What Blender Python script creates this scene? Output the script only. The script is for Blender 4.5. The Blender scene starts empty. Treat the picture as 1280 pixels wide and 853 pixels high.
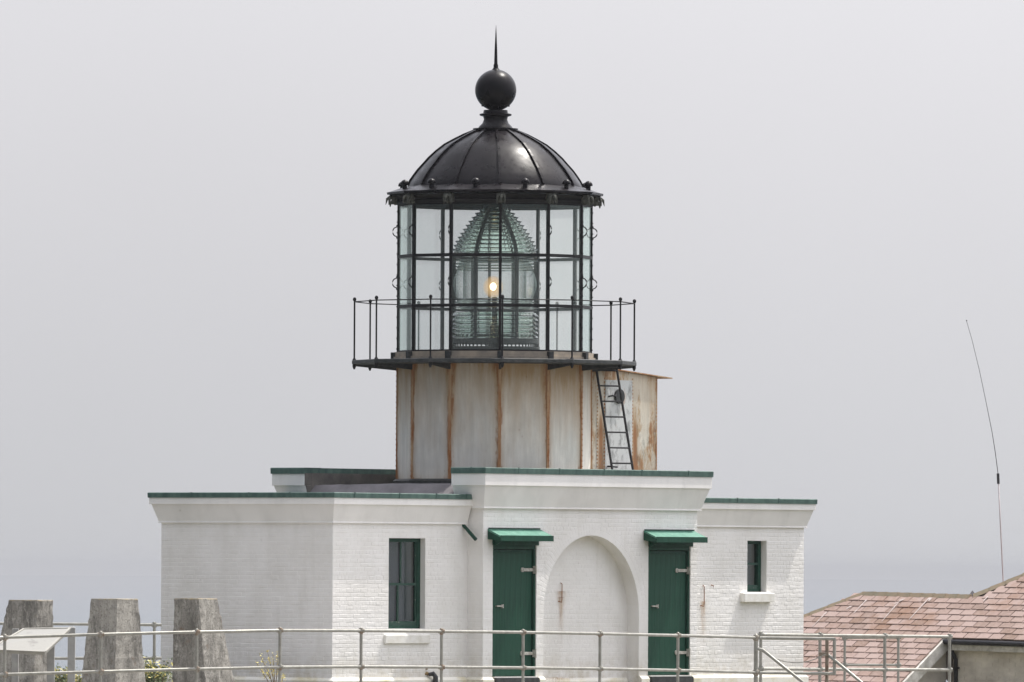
import bpy, bmesh, math, random
from mathutils import Vector, Matrix
random.seed(7)
S = bpy.context.scene
COL = S.collection
R = math.radians
# ------------------------------------------------------------------ camera
F_PX, CX, CY, EYE_Y, ROLL, EYE_Z = 13000.0, 640.0, 426.5, 712.0, 0.005, 2.35
cam = bpy.data.cameras.new("camera")
cam.sensor_width = 36.0
cam.lens = 36.0 * F_PX / 1280.0
cam.clip_start = 1.0
cam.clip_end = 60000.0
camo = bpy.data.objects.new("camera", cam)
COL.objects.link(camo)
S.camera = camo
_p = math.atan((EYE_Y - CY) / F_PX)
_f = Vector((0, math.cos(_p), math.sin(_p)))
_u0 = Vector((0, -math.sin(_p), math.cos(_p)))
_r0 = Vector((1, 0, 0))
_r = _r0 * math.cos(ROLL) + _u0 * math.sin(ROLL)
_u = _u0 * math.cos(ROLL) - _r0 * math.sin(ROLL)
_m = Matrix((_r, _u, -_f)).transposed().to_4x4()
_m.translation = Vector((0, 0, EYE_Z))
camo.matrix_world = _m


def at(px, py, Y):
    """world point seen at photo pixel (px, py) at depth Y"""
    d = _f * F_PX + _r * (px - CX) - _u * (py - CY)
    return Vector((0, 0, EYE_Z)) + d * (Y / d.y)


# ------------------------------------------------------------------ world + sun
SUN = Vector((3.47, 2.82, 8.4)).normalized()
elev = math.asin(SUN.z)
azim = math.atan2(SUN.x, SUN.y)
W = bpy.data.worlds.new("World")
S.world = W
W.use_nodes = True
nt = W.node_tree
nt.nodes.clear()
n = nt.nodes.new
out = n('ShaderNodeOutputWorld')
sky = n('ShaderNodeTexSky')
sky.sky_type = 'NISHITA'
sky.sun_disc = False
sky.sun_elevation = elev
sky.sun_rotation = azim
sky.dust_density = 6.0
sky.air_density = 1.0
bg1 = n('ShaderNodeBackground')
bg1.inputs['Strength'].default_value = 0.05
nt.links.new(sky.outputs[0], bg1.inputs['Color'])
# sea fog: pale grey, a little brighter with height
tc = n('ShaderNodeTexCoord')
sep = n('ShaderNodeSeparateXYZ')
nt.links.new(tc.outputs['Generated'], sep.inputs[0])
rp = n('ShaderNodeValToRGB')
rp.color_ramp.interpolation = 'LINEAR'
e = rp.color_ramp.elements
e[0].position = 0.0
e[0].color = (0.58, 0.587, 0.613, 1)
e[1].position = 0.056
e[1].color = (0.635, 0.635, 0.675, 1)
nt.links.new(sep.outputs[2], rp.inputs[0])
nz = n('ShaderNodeTexNoise')
nz.inputs['Scale'].default_value = 14.0
nz.inputs['Detail'].default_value = 3.0
nt.links.new(tc.outputs['Generated'], nz.inputs['Vector'])
mr = n('ShaderNodeMapRange')
mr.inputs['To Min'].default_value = .955
mr.inputs['To Max'].default_value = 1.045
nt.links.new(nz.outputs['Fac'], mr.inputs['Value'])
vs_ = n('ShaderNodeVectorMath')
vs_.operation = 'SCALE'
nt.links.new(rp.outputs[0], vs_.inputs[0])
nt.links.new(mr.outputs[0], vs_.inputs['Scale'])
bg2 = n('ShaderNodeBackground')
bg2.inputs['Strength'].default_value = 1.0
nt.links.new(vs_.outputs[0], bg2.inputs['Color'])
# fog glows towards the sun: strength = A + B * ((1 + cos angle) / 2) ^ 2
dt = n('ShaderNodeVectorMath')
dt.operation = 'DOT_PRODUCT'
nt.links.new(tc.outputs['Generated'], dt.inputs[0])
dt.inputs[1].default_value = SUN
m1 = n('ShaderNodeMath')
m1.operation = 'MULTIPLY_ADD'
nt.links.new(dt.outputs['Value'], m1.inputs[0])
m1.inputs[1].default_value = .5
m1.inputs[2].default_value = .5
m2 = n('ShaderNodeMath')
m2.operation = 'POWER'
nt.links.new(m1.outputs[0], m2.inputs[0])
m2.inputs[1].default_value = 2.6
m3 = n('ShaderNodeMath')
m3.operation = 'MULTIPLY_ADD'
nt.links.new(m2.outputs[0], m3.inputs[0])
m3.inputs[1].default_value = 2.85
m3.inputs[2].default_value = .09
nt.links.new(m3.outputs[0], bg2.inputs['Strength'])
add = n('ShaderNodeAddShader')
nt.links.new(bg1.outputs[0], add.inputs[0])
nt.links.new(bg2.outputs[0], add.inputs[1])
nt.links.new(add.outputs[0], out.inputs['Surface'])

sd = bpy.data.lights.new("sun", 'SUN')
sd.energy = 5.0
sd.angle = R(0.6)
sd.color = (1.0, 0.96, 0.9)
so = bpy.data.objects.new("sun", sd)
COL.objects.link(so)
so.rotation_euler = SUN.to_track_quat('Z', 'Y').to_euler()
so.location = (30, 220, 60)

S.view_settings.view_transform = 'Standard'
S.view_settings.look = 'None'
S.view_settings.exposure = 0.0
S.view_settings.gamma = 1.0
S.view_settings.use_curve_mapping = False
S.render.engine = 'CYCLES'
S.cycles.max_bounces = 14
S.cycles.transmission_bounces = 12
S.cycles.transparent_max_bounces = 24
S.cycles.volume_bounces = 0
S.cycles.caustics_refractive = False
S.cycles.caustics_reflective = False

# ------------------------------------------------------------------ materials
MATS = {}


class NT:
    def __init__(self, name):
        self.m = bpy.data.materials.new(name)
        self.m.use_nodes = True
        self.t = self.m.node_tree
        self.b = self.t.nodes['Principled BSDF']
        MATS[name] = self.m

    def n(self, typ, **kw):
        x = self.t.nodes.new(typ)
        for k, v in kw.items():
            setattr(x, k, v)
        return x

    def l(self, a, b):
        self.t.links.new(a, b)

    def coord(self, kind='Object', scale=(1, 1, 1), rand=False):
        c = self.n('ShaderNodeTexCoord')
        if kind == 'World':
            o = self.n('ShaderNodeNewGeometry').outputs['Position']
        else:
            o = c.outputs[kind]
        mp = self.n('ShaderNodeMapping')
        mp.inputs['Scale'].default_value = scale
        if rand:
            oi = self.n('ShaderNodeObjectInfo')
            mu = self.n('ShaderNodeVectorMath', operation='SCALE')
            cx = self.n('ShaderNodeCombineXYZ')
            for i in range(3):
                self.l(oi.outputs['Random'], cx.inputs[i])
            self.l(cx.outputs[0], mu.inputs[0])
            mu.inputs['Scale'].default_value = 37.0
            ad = self.n('ShaderNodeVectorMath', operation='ADD')
            self.l(o, ad.inputs[0])
            self.l(mu.outputs[0], ad.inputs[1])
            o = ad.outputs[0]
        self.l(o, mp.inputs[0])
        return mp.outputs[0]

    def noise(self, vec, scale, detail=4, rough=0.55, dist=0.0):
        x = self.n('ShaderNodeTexNoise')
        x.inputs['Scale'].default_value = scale
        x.inputs['Detail'].default_value = detail
        x.inputs['Roughness'].default_value = rough
        x.inputs['Distortion'].default_value = dist
        self.l(vec, x.inputs['Vector'])
        return x.outputs['Fac']

    def ramp(self, fac, stops, interp='LINEAR'):
        x = self.n('ShaderNodeValToRGB')
        x.color_ramp.interpolation = interp
        el = x.color_ramp.elements
        while len(el) < len(stops):
            el.new(0.5)
        for k, (p, c) in enumerate(stops):
            el[k].position = p
            el[k].color = (c, c, c, 1) if isinstance(c, (int, float)) else (*c, 1)
        self.l(fac, x.inputs[0])
        return x.outputs[0]

    def mix(self, fac, a, b, mode='MIX'):
        x = self.n('ShaderNodeMix', data_type='RGBA', blend_type=mode)
        for i, v in ((0, fac), (6, a), (7, b)):
            if isinstance(v, (int, float)):
                x.inputs[i].default_value = v
            elif isinstance(v, tuple):
                x.inputs[i].default_value = (*v, 1)
            else:
                self.l(v, x.inputs[i])
        return x.outputs[2]

    def math(self, op, a, b=0.0, clamp=False):
        x = self.n('ShaderNodeMath', operation=op, use_clamp=clamp)
        for i, v in enumerate((a, b)):
            if isinstance(v, (int, float)):
                x.inputs[i].default_value = v
            else:
                self.l(v, x.inputs[i])
        return x.outputs[0]

    def set(self, **kw):
        for k, v in kw.items():
            k = k.replace('_', ' ')
            i = self.b.inputs[k]
            if isinstance(v, (int, float)):
                i.default_value = v
            elif isinstance(v, tuple):
                i.default_value = (*v, 1) if len(v) == 3 else v
            else:
                self.l(v, i)
        return self

    def bump(self, h, strength=0.3, dist=0.01):
        x = self.n('ShaderNodeBump')
        x.inputs['Strength'].default_value = strength
        x.inputs['Distance'].default_value = dist
        self.l(h, x.inputs['Height'])
        self.l(x.outputs[0], self.b.inputs['Normal'])
        return self


def mottled(name, c1, c2, scale=3, rough=0.6, bump=0.0, bscale=40, metallic=0.0, kind='Object', lo=.35, hi=.65,
            stretch=(1, 1, 1), bdist=0.01, rand=False, rough2=None):
    t = NT(name)
    v = t.coord(kind, stretch, rand)
    f = t.noise(v, scale, 6, 0.62)
    col = t.mix(t.ramp(f, [(lo, 0.0), (hi, 1.0)]), c1, c2)
    t.set(Base_Color=col, Roughness=rough, Metallic=metallic)
    if rough2 is not None:
        t.set(Roughness=t.ramp(t.noise(v, scale * 2.3, 4), [(.3, rough), (.7, rough2)]))
    if bump:
        t.bump(t.noise(v, bscale, 5, 0.6), bump, bdist)
    return t.m


# white painted masonry: chalky white, faint grime running down, scattered specks
def white_paint(name, base, dirt, bump, bscale):
    t = NT(name)
    v = t.coord('Object')
    vs = t.coord('Object', (1.0, 1.0, 0.14))
    f1 = t.noise(v, 1.3, 5, 0.6)
    f2 = t.noise(vs, 5.0, 5, 0.6)
    c = t.mix(t.ramp(f1, [(.38, 0.0), (.68, 0.45)]), base, dirt)
    c = t.mix(t.ramp(f2, [(.52, 0.0), (.80, 0.45)]), c, dirt)
    vv = t.coord('Object', (1.0, 1.0, .5))
    c = t.mix(t.ramp(t.noise(vv, 9, 8, .8), [(.62, 0.0), (.70, 0.35)]), c, (.50, .475, .42))
    sz = t.n('ShaderNodeSeparateXYZ')
    t.l(t.n('ShaderNodeTexCoord').outputs['Object'], sz.inputs[0])
    low = t.math('MULTIPLY', t.math('SUBTRACT', .85, sz.outputs[2], True), t.ramp(t.noise(v, 4, 6, .7), [(.4, 0.0), (.65, 1.3)]))
    c = t.mix(low, c, (.50, .45, .34))
    vo = t.n('ShaderNodeTexVoronoi')
    vo.inputs['Scale'].default_value = 2.6
    t.l(v, vo.inputs['Vector'])
    sp = t.ramp(vo.outputs['Distance'], [(.018, 0.75), (.035, 0.0)])
    c = t.mix(sp, c, (.22, .17, .13))
    t.set(Base_Color=c, Roughness=0.55)
    t.bump(t.noise(v, bscale, 6, 0.6), bump, 0.006)
    return t.m


M_brick = white_paint('white_painted_brick', (.87, .855, .83), (.68, .66, .61), 0.8, 16)
M_plaster = white_paint('white_painted_cornice', (.88, .865, .84), (.68, .67, .64), 0.25, 18)
M_sill = mottled('white_painted_stone', (.86, .85, .81), (.72, .70, .63), 6, .5, .2, 30)
M_plinth = mottled('stained_white_plinth', (.84, .82, .74), (.62, .55, .33), 2.2, .6, .3, 20, lo=.45, hi=.75)
M_rearwall = mottled('bare_grey_render', (.10, .095, .085), (.19, .175, .155), 2.2, .9, .4, 14)
M_roof = mottled('grey_roofing_felt', (.095, .09, .095), (.17, .16, .17), 1.5, .85, .4, 9)
M_cap = mottled('weathered_green_copper', (.028, .070, .058), (.090, .165, .138), 7, .6, .35, 30, stretch=(1, 1, .35), lo=.3, hi=.75)
M_door = mottled('green_door_paint', (.006, .046, .027), (.012, .070, .042), 3, .5, .12, 30, stretch=(6, 6, .4))
M_door.node_tree.nodes['Principled BSDF'].inputs['Specular IOR Level'].default_value = .2
M_canopy = mottled('green_canopy_paint', (.040, .175, .118), (.085, .25, .18), 5, .5, .2, 16)
def worn(m_, fade, streak, speck):
    tt = m_.node_tree
    b_ = tt.nodes['Principled BSDF']
    src = b_.inputs['Base Color'].links[0].from_socket
    T_ = NT.__new__(NT)
    T_.m, T_.t, T_.b = m_, tt, b_
    v_ = T_.coord('Object', (1, 1, .25))
    v2 = T_.coord('Object')
    c_ = T_.mix(T_.ramp(T_.noise(v_, 6, 6, .7), [(.50, 0.0), (.75, .6)]), src, fade)
    c_ = T_.mix(T_.ramp(T_.noise(v_, 13, 7, .8), [(.56, 0.0), (.70, .5)]), c_, streak)
    vo_ = T_.n('ShaderNodeTexVoronoi')
    vo_.inputs['Scale'].default_value = 5.0
    T_.l(v2, vo_.inputs['Vector'])
    c_ = T_.mix(T_.ramp(vo_.outputs['Distance'], [(.05, speck), (.08, 0.0)]), c_, (.55, .56, .50))
    T_.l(c_, b_.inputs['Base Color'])


worn(M_door, (.024, .088, .060), (.005, .028, .018), 0.0)
worn(M_canopy, (.14, .30, .23), (.03, .12, .085), .8)
M_greenframe = mottled('dark_green_frame_paint', (.006, .038, .024), (.014, .065, .043), 12, .5, .3, 40)
M_greenframe.node_tree.nodes['Principled BSDF'].inputs['Specular IOR Level'].default_value = .25
M_peel = NT('peeling_green_sash')
v = M_peel.coord('Object', (8, 8, 3))
M_peel.set(Base_Color=M_peel.mix(M_peel.ramp(M_peel.noise(v, 5, 5, .7), [(.64, 0.0), (.67, 1.0)]), (.010, .050, .033), (.46, .44, .36)), Roughness=.6)
M_peel = M_peel.m
M_black = mottled('black_iron_paint', (.008, .008, .009), (.016, .015, .016), 6, .42, .25, 24, rough2=.55)
M_black.node_tree.nodes['Principled BSDF'].inputs['Specular IOR Level'].default_value = .2
M_dome = mottled('black_dome_paint', (.0045, .004, .005), (.012, .010, .012), 2.6, .22, .12, 10, rough2=.42)
M_dome.node_tree.nodes['Principled BSDF'].inputs['Specular IOR Level'].default_value = .15
M_corbel = mottled('weathered_grey_iron', (.03, .034, .028), (.12, .12, .10), 22, .8, .6, 60)
M_steel = mottled('dark_weathered_steel', (.012, .014, .014), (.050, .054, .052), 9, .6, .4, 30, stretch=(1, 1, 1))
M_white_metal = mottled('white_metal_fitting', (.60, .59, .54), (.36, .33, .28), 20, .5, .2, 60)
M_glassdark = NT('dark_window_glass').set(Base_Color=(.045, .045, .052), Roughness=.08, Specular_IOR_Level=1.0).m
M_rustpin = mottled('rusty_iron', (.13, .045, .018), (.30, .12, .045), 14, .85, .4, 50)
M_black_plastic = mottled('black_plastic', (.02, .02, .022), (.035, .035, .037), 10, .45)


# rusting painted sheet iron of the tower drum; object coordinates: x across the sheet, z up
def rust_sheet(name, half, zlo, zhi, paint1=(.82, .79, .71), paint2=(.69, .67, .61), top=.9, edge=0.9, blot=0.0):
    t = NT(name)
    ob = t.n('ShaderNodeTexCoord').outputs['Object']
    sx = t.n('ShaderNodeSeparateXYZ')
    t.l(ob, sx.inputs[0])
    v = t.coord('Object', rand=True)
    vs = t.coord('Object', (1, 1, .10), rand=True)
    vm = t.coord('Object', (1, 1, .35), rand=True)
    paint = t.mix(t.ramp(t.noise(v, 1.6, 5), [(.35, 0.0), (.65, 1.0)]), paint1, paint2)
    paint = t.mix(t.ramp(t.noise(vs, 9, 5, .7), [(.35, 0.0), (.75, .55)]), paint, (.42, .40, .345))
    ax = t.math('ABSOLUTE', sx.outputs[0])
    ed = t.math('DIVIDE', ax, half)                      # 0 middle .. 1 edge
    n1 = t.noise(vs, 6, 6, .65)
    n2 = t.noise(vm, 3.0, 6, .65)
    hz = t.math('DIVIDE', t.math('SUBTRACT', sx.outputs[2], zlo), zhi - zlo)
    # film of rust washed down from the gallery, strongest at the top and by the seams
    e1 = t.math('POWER', ed, 6.0)
    orn = t.n('ShaderNodeObjectInfo').outputs['Random']
    tp = t.math('MULTIPLY', t.math('POWER', t.math('MAXIMUM', hz, 0.0), 2.2), t.math('ADD', .55, t.math('MULTIPLY', orn, .75)))
    bt = t.math('POWER', t.math('MAXIMUM', t.math('SUBTRACT', 1.0, hz), 0.0), 16.0)
    a = t.math('ADD', t.math('MULTIPLY', e1, edge), t.math('MULTIPLY', tp, top))
    a = t.math('ADD', a, t.math('MULTIPLY', bt, .5))
    a = t.math('MULTIPLY', a, t.math('MULTIPLY', n1, 1.9))
    a = t.math('ADD', a, t.math('MULTIPLY', t.math('SUBTRACT', n2, .5), .75))
    if blot:
        bl = t.ramp(t.noise(vm, 2.6, 6, .7), [(.52, 0.0), (.64, 1.0)])
        band = t.math('SUBTRACT', 1.0, t.math('MULTIPLY', t.math('ABSOLUTE', t.math('SUBTRACT', ax, .54)), 7.0), True)
        band = t.math('MULTIPLY', band, t.ramp(hz, [(.45, 1.3), (.70, 0.0)]))
        a = t.math('ADD', a, t.math('MULTIPLY', band, t.math('MULTIPLY', n1, 1.8)))
        a = t.math('ADD', a, t.math('MULTIPLY', bl, blot))
    film = t.ramp(a, [(.05, 0.0), (.90, .92)])
    c = t.mix(film, paint, (.42, .27, .13))
    md = t.ramp(t.noise(t.coord('Object', (3.0, 1, .9), rand=True), 1.7, 6, .75), [(.40, .12), (.62, 1.0)])
    dp_ = t.math('ADD', t.math('MULTIPLY', t.math('MULTIPLY', e1, md), 2.6 * edge), t.math('MULTIPLY', bt, .8))
    dp_ = t.math('ADD', dp_, t.math('MULTIPLY', t.math('POWER', t.math('MAXIMUM', hz, 0.0), 7.0), .6))
    if blot:
        dp_ = t.math('ADD', dp_, t.math('ADD', t.math('MULTIPLY', bl, .75), t.math('MULTIPLY', band, .9)))
    dp_ = t.math('MULTIPLY', dp_, t.math('ADD', t.math('MULTIPLY', n1, 2.4), -.25))
    deep = t.ramp(dp_, [(.45, 0.0), (.95, .9)])
    c = t.mix(deep, c, (.30, .125, .038))
    spots = t.ramp(t.noise(v, 24, 3, .6), [(.69, 0.0), (.74, .8)])
    c = t.mix(spots, c, (.24, .10, .04))
    if blot:
        dk = t.math('MULTIPLY', t.ramp(t.noise(vm, 8, 7, .8), [(.52, 0.0), (.66, .75)]), t.ramp(hz, [(.25, 1.0), (.75, .1)]))
        c = t.mix(dk, c, (.12, .125, .10))
    t.set(Base_Color=c, Roughness=.62)
    t.bump(t.noise(v, 14, 6, .7), .35, .008)
    return t.m


M_drum = rust_sheet('rusting_drum_sheet', .49, 3.95, 6.25)
M_annex = rust_sheet('rusting_annex_sheet', 1.2, 3.9, 6.3, (.78, .74, .63), (.64, .60, .50), .7, .45, 1.0)
t = NT('mottled_white_annex_door')
v = t.coord('Object', (1, 1, .5))
c = t.mix(t.ramp(t.noise(v, 5, 6, .75), [(.50, 0.0), (.62, .75)]), (.62, .63, .61), (.20, .20, .19))
c = t.mix(t.ramp(t.noise(v, 3.1, 5, .7), [(.60, 0.0), (.70, .7)]), c, (.38, .22, .12))
t.set(Base_Color=c, Roughness=.6).bump(t.noise(v, 18, 6), .3)
M_annexdoor = t.m
M_seam = mottled('rust_seam', (.34, .125, .035), (.50, .34, .20), 5, .85, .6, 30, stretch=(2, 2, .35), lo=.38, hi=.60, rand=True)
M_ringsill = mottled('tan_weathered_sill', (.40, .33, .25), (.22, .20, .17), 4, .75, .3, 30)


def pane_mat(name, tint, refl, rim=None):
    t = NT(name)
    t.t.nodes.remove(t.b)
    tr = t.n('ShaderNodeBsdfTransparent')
    v = t.coord('Object', (1, 1, .3))
    col = t.mix(t.ramp(t.noise(v, 2.5, 4), [(.3, 0.0), (.7, 1.0)]), tint, tuple(min(1, x * 1.03) for x in tint))
    if rim:
        l0 = t.n('ShaderNodeLayerWeight')
        col = t.mix(t.math('POWER', l0.outputs['Facing'], 1.9), col, rim)
    t.l(col, tr.inputs['Color'])
    gl = t.n('ShaderNodeBsdfGlossy')
    gl.inputs['Roughness'].default_value = .03
    gl.inputs['Color'].default_value = (.85, 1, .95, 1)
    lw = t.n('ShaderNodeLayerWeight')
    fc = t.math('POWER', lw.outputs['Facing'], 4.0)
    fc = t.math('MULTIPLY_ADD', fc, .55)
    fc.node.inputs[2].default_value = .035
    df = t.n('ShaderNodeBsdfTranslucent')       # thin salt film
    df.inputs['Color'].default_value = (.76, .82, .81, 1)
    m0 = t.n('ShaderNodeMixShader')
    m0.inputs[0].default_value = refl
    t.l(tr.outputs[0], m0.inputs[1])
    t.l(df.outputs[0], m0.inputs[2])
    m1 = t.n('ShaderNodeMixShader')
    t.l(fc, m1.inputs[0])
    t.l(m0.outputs[0], m1.inputs[1])
    t.l(gl.outputs[0], m1.inputs[2])
    t.l(m1.outputs[0], t.t.nodes['Material Output'].inputs['Surface'])
    return t.m


M_pane = pane_mat('pale_green_lantern_glass', (.972, .984, .979), .10)
M_belt = pane_mat('lens_belt_glass', (.985, .99, .985), .02, rim=(.05, .08, .065))
t = NT('lens_prism_glass')
t.set(Base_Color=(.80, .89, .82), Roughness=.05, IOR=1.5, Transmission_Weight=1.0)
M_lens = t.m
t = NT('lamp_glow')
t.set(Base_Color=(1, .8, .5), Emission_Color=(1.0, .82, .50), Emission_Strength=9.0)
M_glow = t.m
M_brass = mottled('dark_bronze', (.010, .011, .010), (.028, .030, .025), 10, .5, .2, 30)

# old concrete
t = NT('lichened_concrete')
v = t.coord('Object', rand=True)
vs = t.coord('Object', (1, 1, .35), rand=True)
c = t.mix(t.ramp(t.noise(vs, 3.2, 7, .7), [(.38, 0.0), (.60, 1.0)]), (.42, .40, .355), (.16, .152, .135))
c = t.mix(t.ramp(t.noise(v, 5, 8, .8), [(.55, 0.0), (.66, .75)]), c, (.50, .48, .43))
c = t.mix(t.ramp(t.noise(vs, 13, 8, .85), [(.50, 0.0), (.62, .65)]), c, (.56, .535, .48))
c = t.mix(t.ramp(t.noise(v, 26, 8, .85), [(.52, 0.0), (.61, .8)]), c, (.075, .072, .06))
c = t.mix(t.ramp(t.noise(vs, 2.2, 7, .75), [(.52, 0.0), (.66, .55)]), c, (.10, .095, .08))
c = t.mix(t.ramp(t.noise(v, 3.1, 6, .7), [(.60, 0.0), (.70, .8)]), c, (.20, .135, .09))
t.set(Base_Color=c, Roughness=.9).bump(t.noise(v, 30, 8, .75), .8, .02)
M_conc = t.m
M_lichen = mottled('yellow_lichen_top', (.42, .40, .36), (.40, .32, .18), 14, .9, .6, 30)
M_pipe = mottled('galvanised_pipe', (.25, .245, .215), (.35, .345, .305), 9, .33, .15, 40, metallic=.45, rough2=.5)
M_fit = mottled('rust_flecked_fitting', (.30, .29, .25), (.21, .13, .075), 16, .6, .3, 40, metallic=.2, lo=.45, hi=.68)
M_pipe_old = mottled('rusty_gate_post', (.16, .11, .075), (.26, .23, .18), 7, .7, .3, 40)
M_post = mottled('grey_timber_post', (.26, .26, .25), (.36, .36, .34), 5, .8, .3, 30)
M_sign = NT('faded_sign_face')
v = M_sign.coord('Object')
c = M_sign.mix(M_sign.ramp(M_sign.noise(v, 3.5, 4), [(.62, 0.0), (.66, .75)]), (.26, .252, .22), (.15, .14, .12))
M_sign.set(Base_Color=c, Roughness=.35)
M_sign = M_sign.m
M_signframe = mottled('cream_sign_frame', (.34, .33, .285), (.28, .27, .24), 8, .5)

# clay tile, each tile its own tone
t = NT('clay_roof_tile')
oi = t.n('ShaderNodeObjectInfo')
v = t.coord('Object', rand=True)
vw = t.coord('World')
c = t.ramp(oi.outputs['Random'], [(0.0, (.20, .135, .105)), (.3, (.285, .20, .165)), (.65, (.335, .250, .22)), (.9, (.25, .165, .13)), (1.0, (.16, .10, .065))])
c = t.mix(t.ramp(t.noise(v, 9, 6, .7), [(.40, 0.0), (.75, .55)]), c, (.42, .31, .28))
c = t.mix(t.ramp(t.noise(vw, .9, 5, .65), [(.54, 0.0), (.68, .65)]), c, (.21, .105, .05))
c = t.mix(t.ramp(t.noise(v, 30, 5, .7), [(.60, 0.0), (.70, .6)]), c, (.24, .15, .11))
t.set(Base_Color=c, Roughness=.75).bump(t.noise(v, 24, 6), .4, .008)
M_tile = t.m
M_ridge = mottled('weathered_ridge_tile', (.40, .30, .20), (.30, .27, .19), 6, .85, .4, 24, rand=True)
M_drop = mottled('white_bird_dropping', (.62, .56, .53), (.42, .33, .30), 24, .8)
M_under = mottled('dark_roof_underlay', (.05, .035, .03), (.08, .055, .045), 5, .9)
M_stucco = mottled('dirty_painted_brick', (.80, .74, .63), (.54, .49, .41), 1.6, .85, .3, 12, stretch=(1, 1, 1.6))
M_fascia = mottled('dirty_white_board', (.80, .78, .73), (.42, .40, .35), 4, .7, .3, 20)
M_gutter = mottled('black_gutter', (.012, .011, .014), (.03, .028, .03), 8, .4)
M_lead = mottled('lead_flashing', (.06, .06, .065), (.13, .13, .14), 8, .55)
M_ant = mottled('pale_fibreglass_rod', (.40, .36, .37), (.55, .50, .50), 6, .5)
M_antdark = mottled('dark_rubber', (.02, .02, .025), (.03, .03, .035), 6, .6)
M_wire = mottled('thin_steel_wire', (.22, .21, .18), (.34, .33, .3), 12, .5)

# ground and water
t = NT('headland_ground')
v = t.coord('World')
c = t.mix(t.ramp(t.noise(v, .35, 6, .65), [(.40, 0.0), (.62, 1.0)]), (.16, .135, .10), (.055, .075, .030))
c = t.mix(t.ramp(t.noise(v, 6, 6, .7), [(.45, 0.0), (.7, .6)]), c, (.26, .23, .19))
t.set(Base_Color=c, Roughness=.95).bump(t.noise(v, 3, 8, .7), 1.0, .15)
M_ground = t.m
M_concrete_path = mottled('pale_concrete_path', (.29, .275, .25), (.23, .22, .20), 1.5, .9, .4, 20, kind='World')
t = NT('sea_water')
v = t.coord('World', (.012, .03, .02))
w1 = t.noise(v, 6.0, 8, .65, .3)
c = t.mix(t.ramp(w1, [(.45, 0.0), (.7, 1.0)]), (.030, .055, .075), (.06, .09, .11))
t.set(Base_Color=c, Roughness=.22, IOR=1.33)
t.bump(t.noise(t.coord('World', (.15, .3, .2)), 1.0, 8, .65), 1.0, 1.2)
M_sea = t.m
t = NT('leaf_green')
oi = t.n('ShaderNodeNewGeometry')
t.set(Base_Color=t.ramp(oi.outputs['Random Per Island'], [(0, (.035, .055, .018)), (.6, (.09, .12, .035)), (1, (.16, .16, .05))]), Roughness=.7)
M_leaf = t.m
t = NT('yellow_flower')
oi = t.n('ShaderNodeNewGeometry')
t.set(Base_Color=t.ramp(oi.outputs['Random Per Island'], [(0, (.50, .40, .09)), (1, (.74, .66, .22))]), Roughness=.6)
M_yellow = t.m
M_twig = mottled('brown_twig', (.12, .09, .06), (.2, .16, .1), 20, .9)


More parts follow.
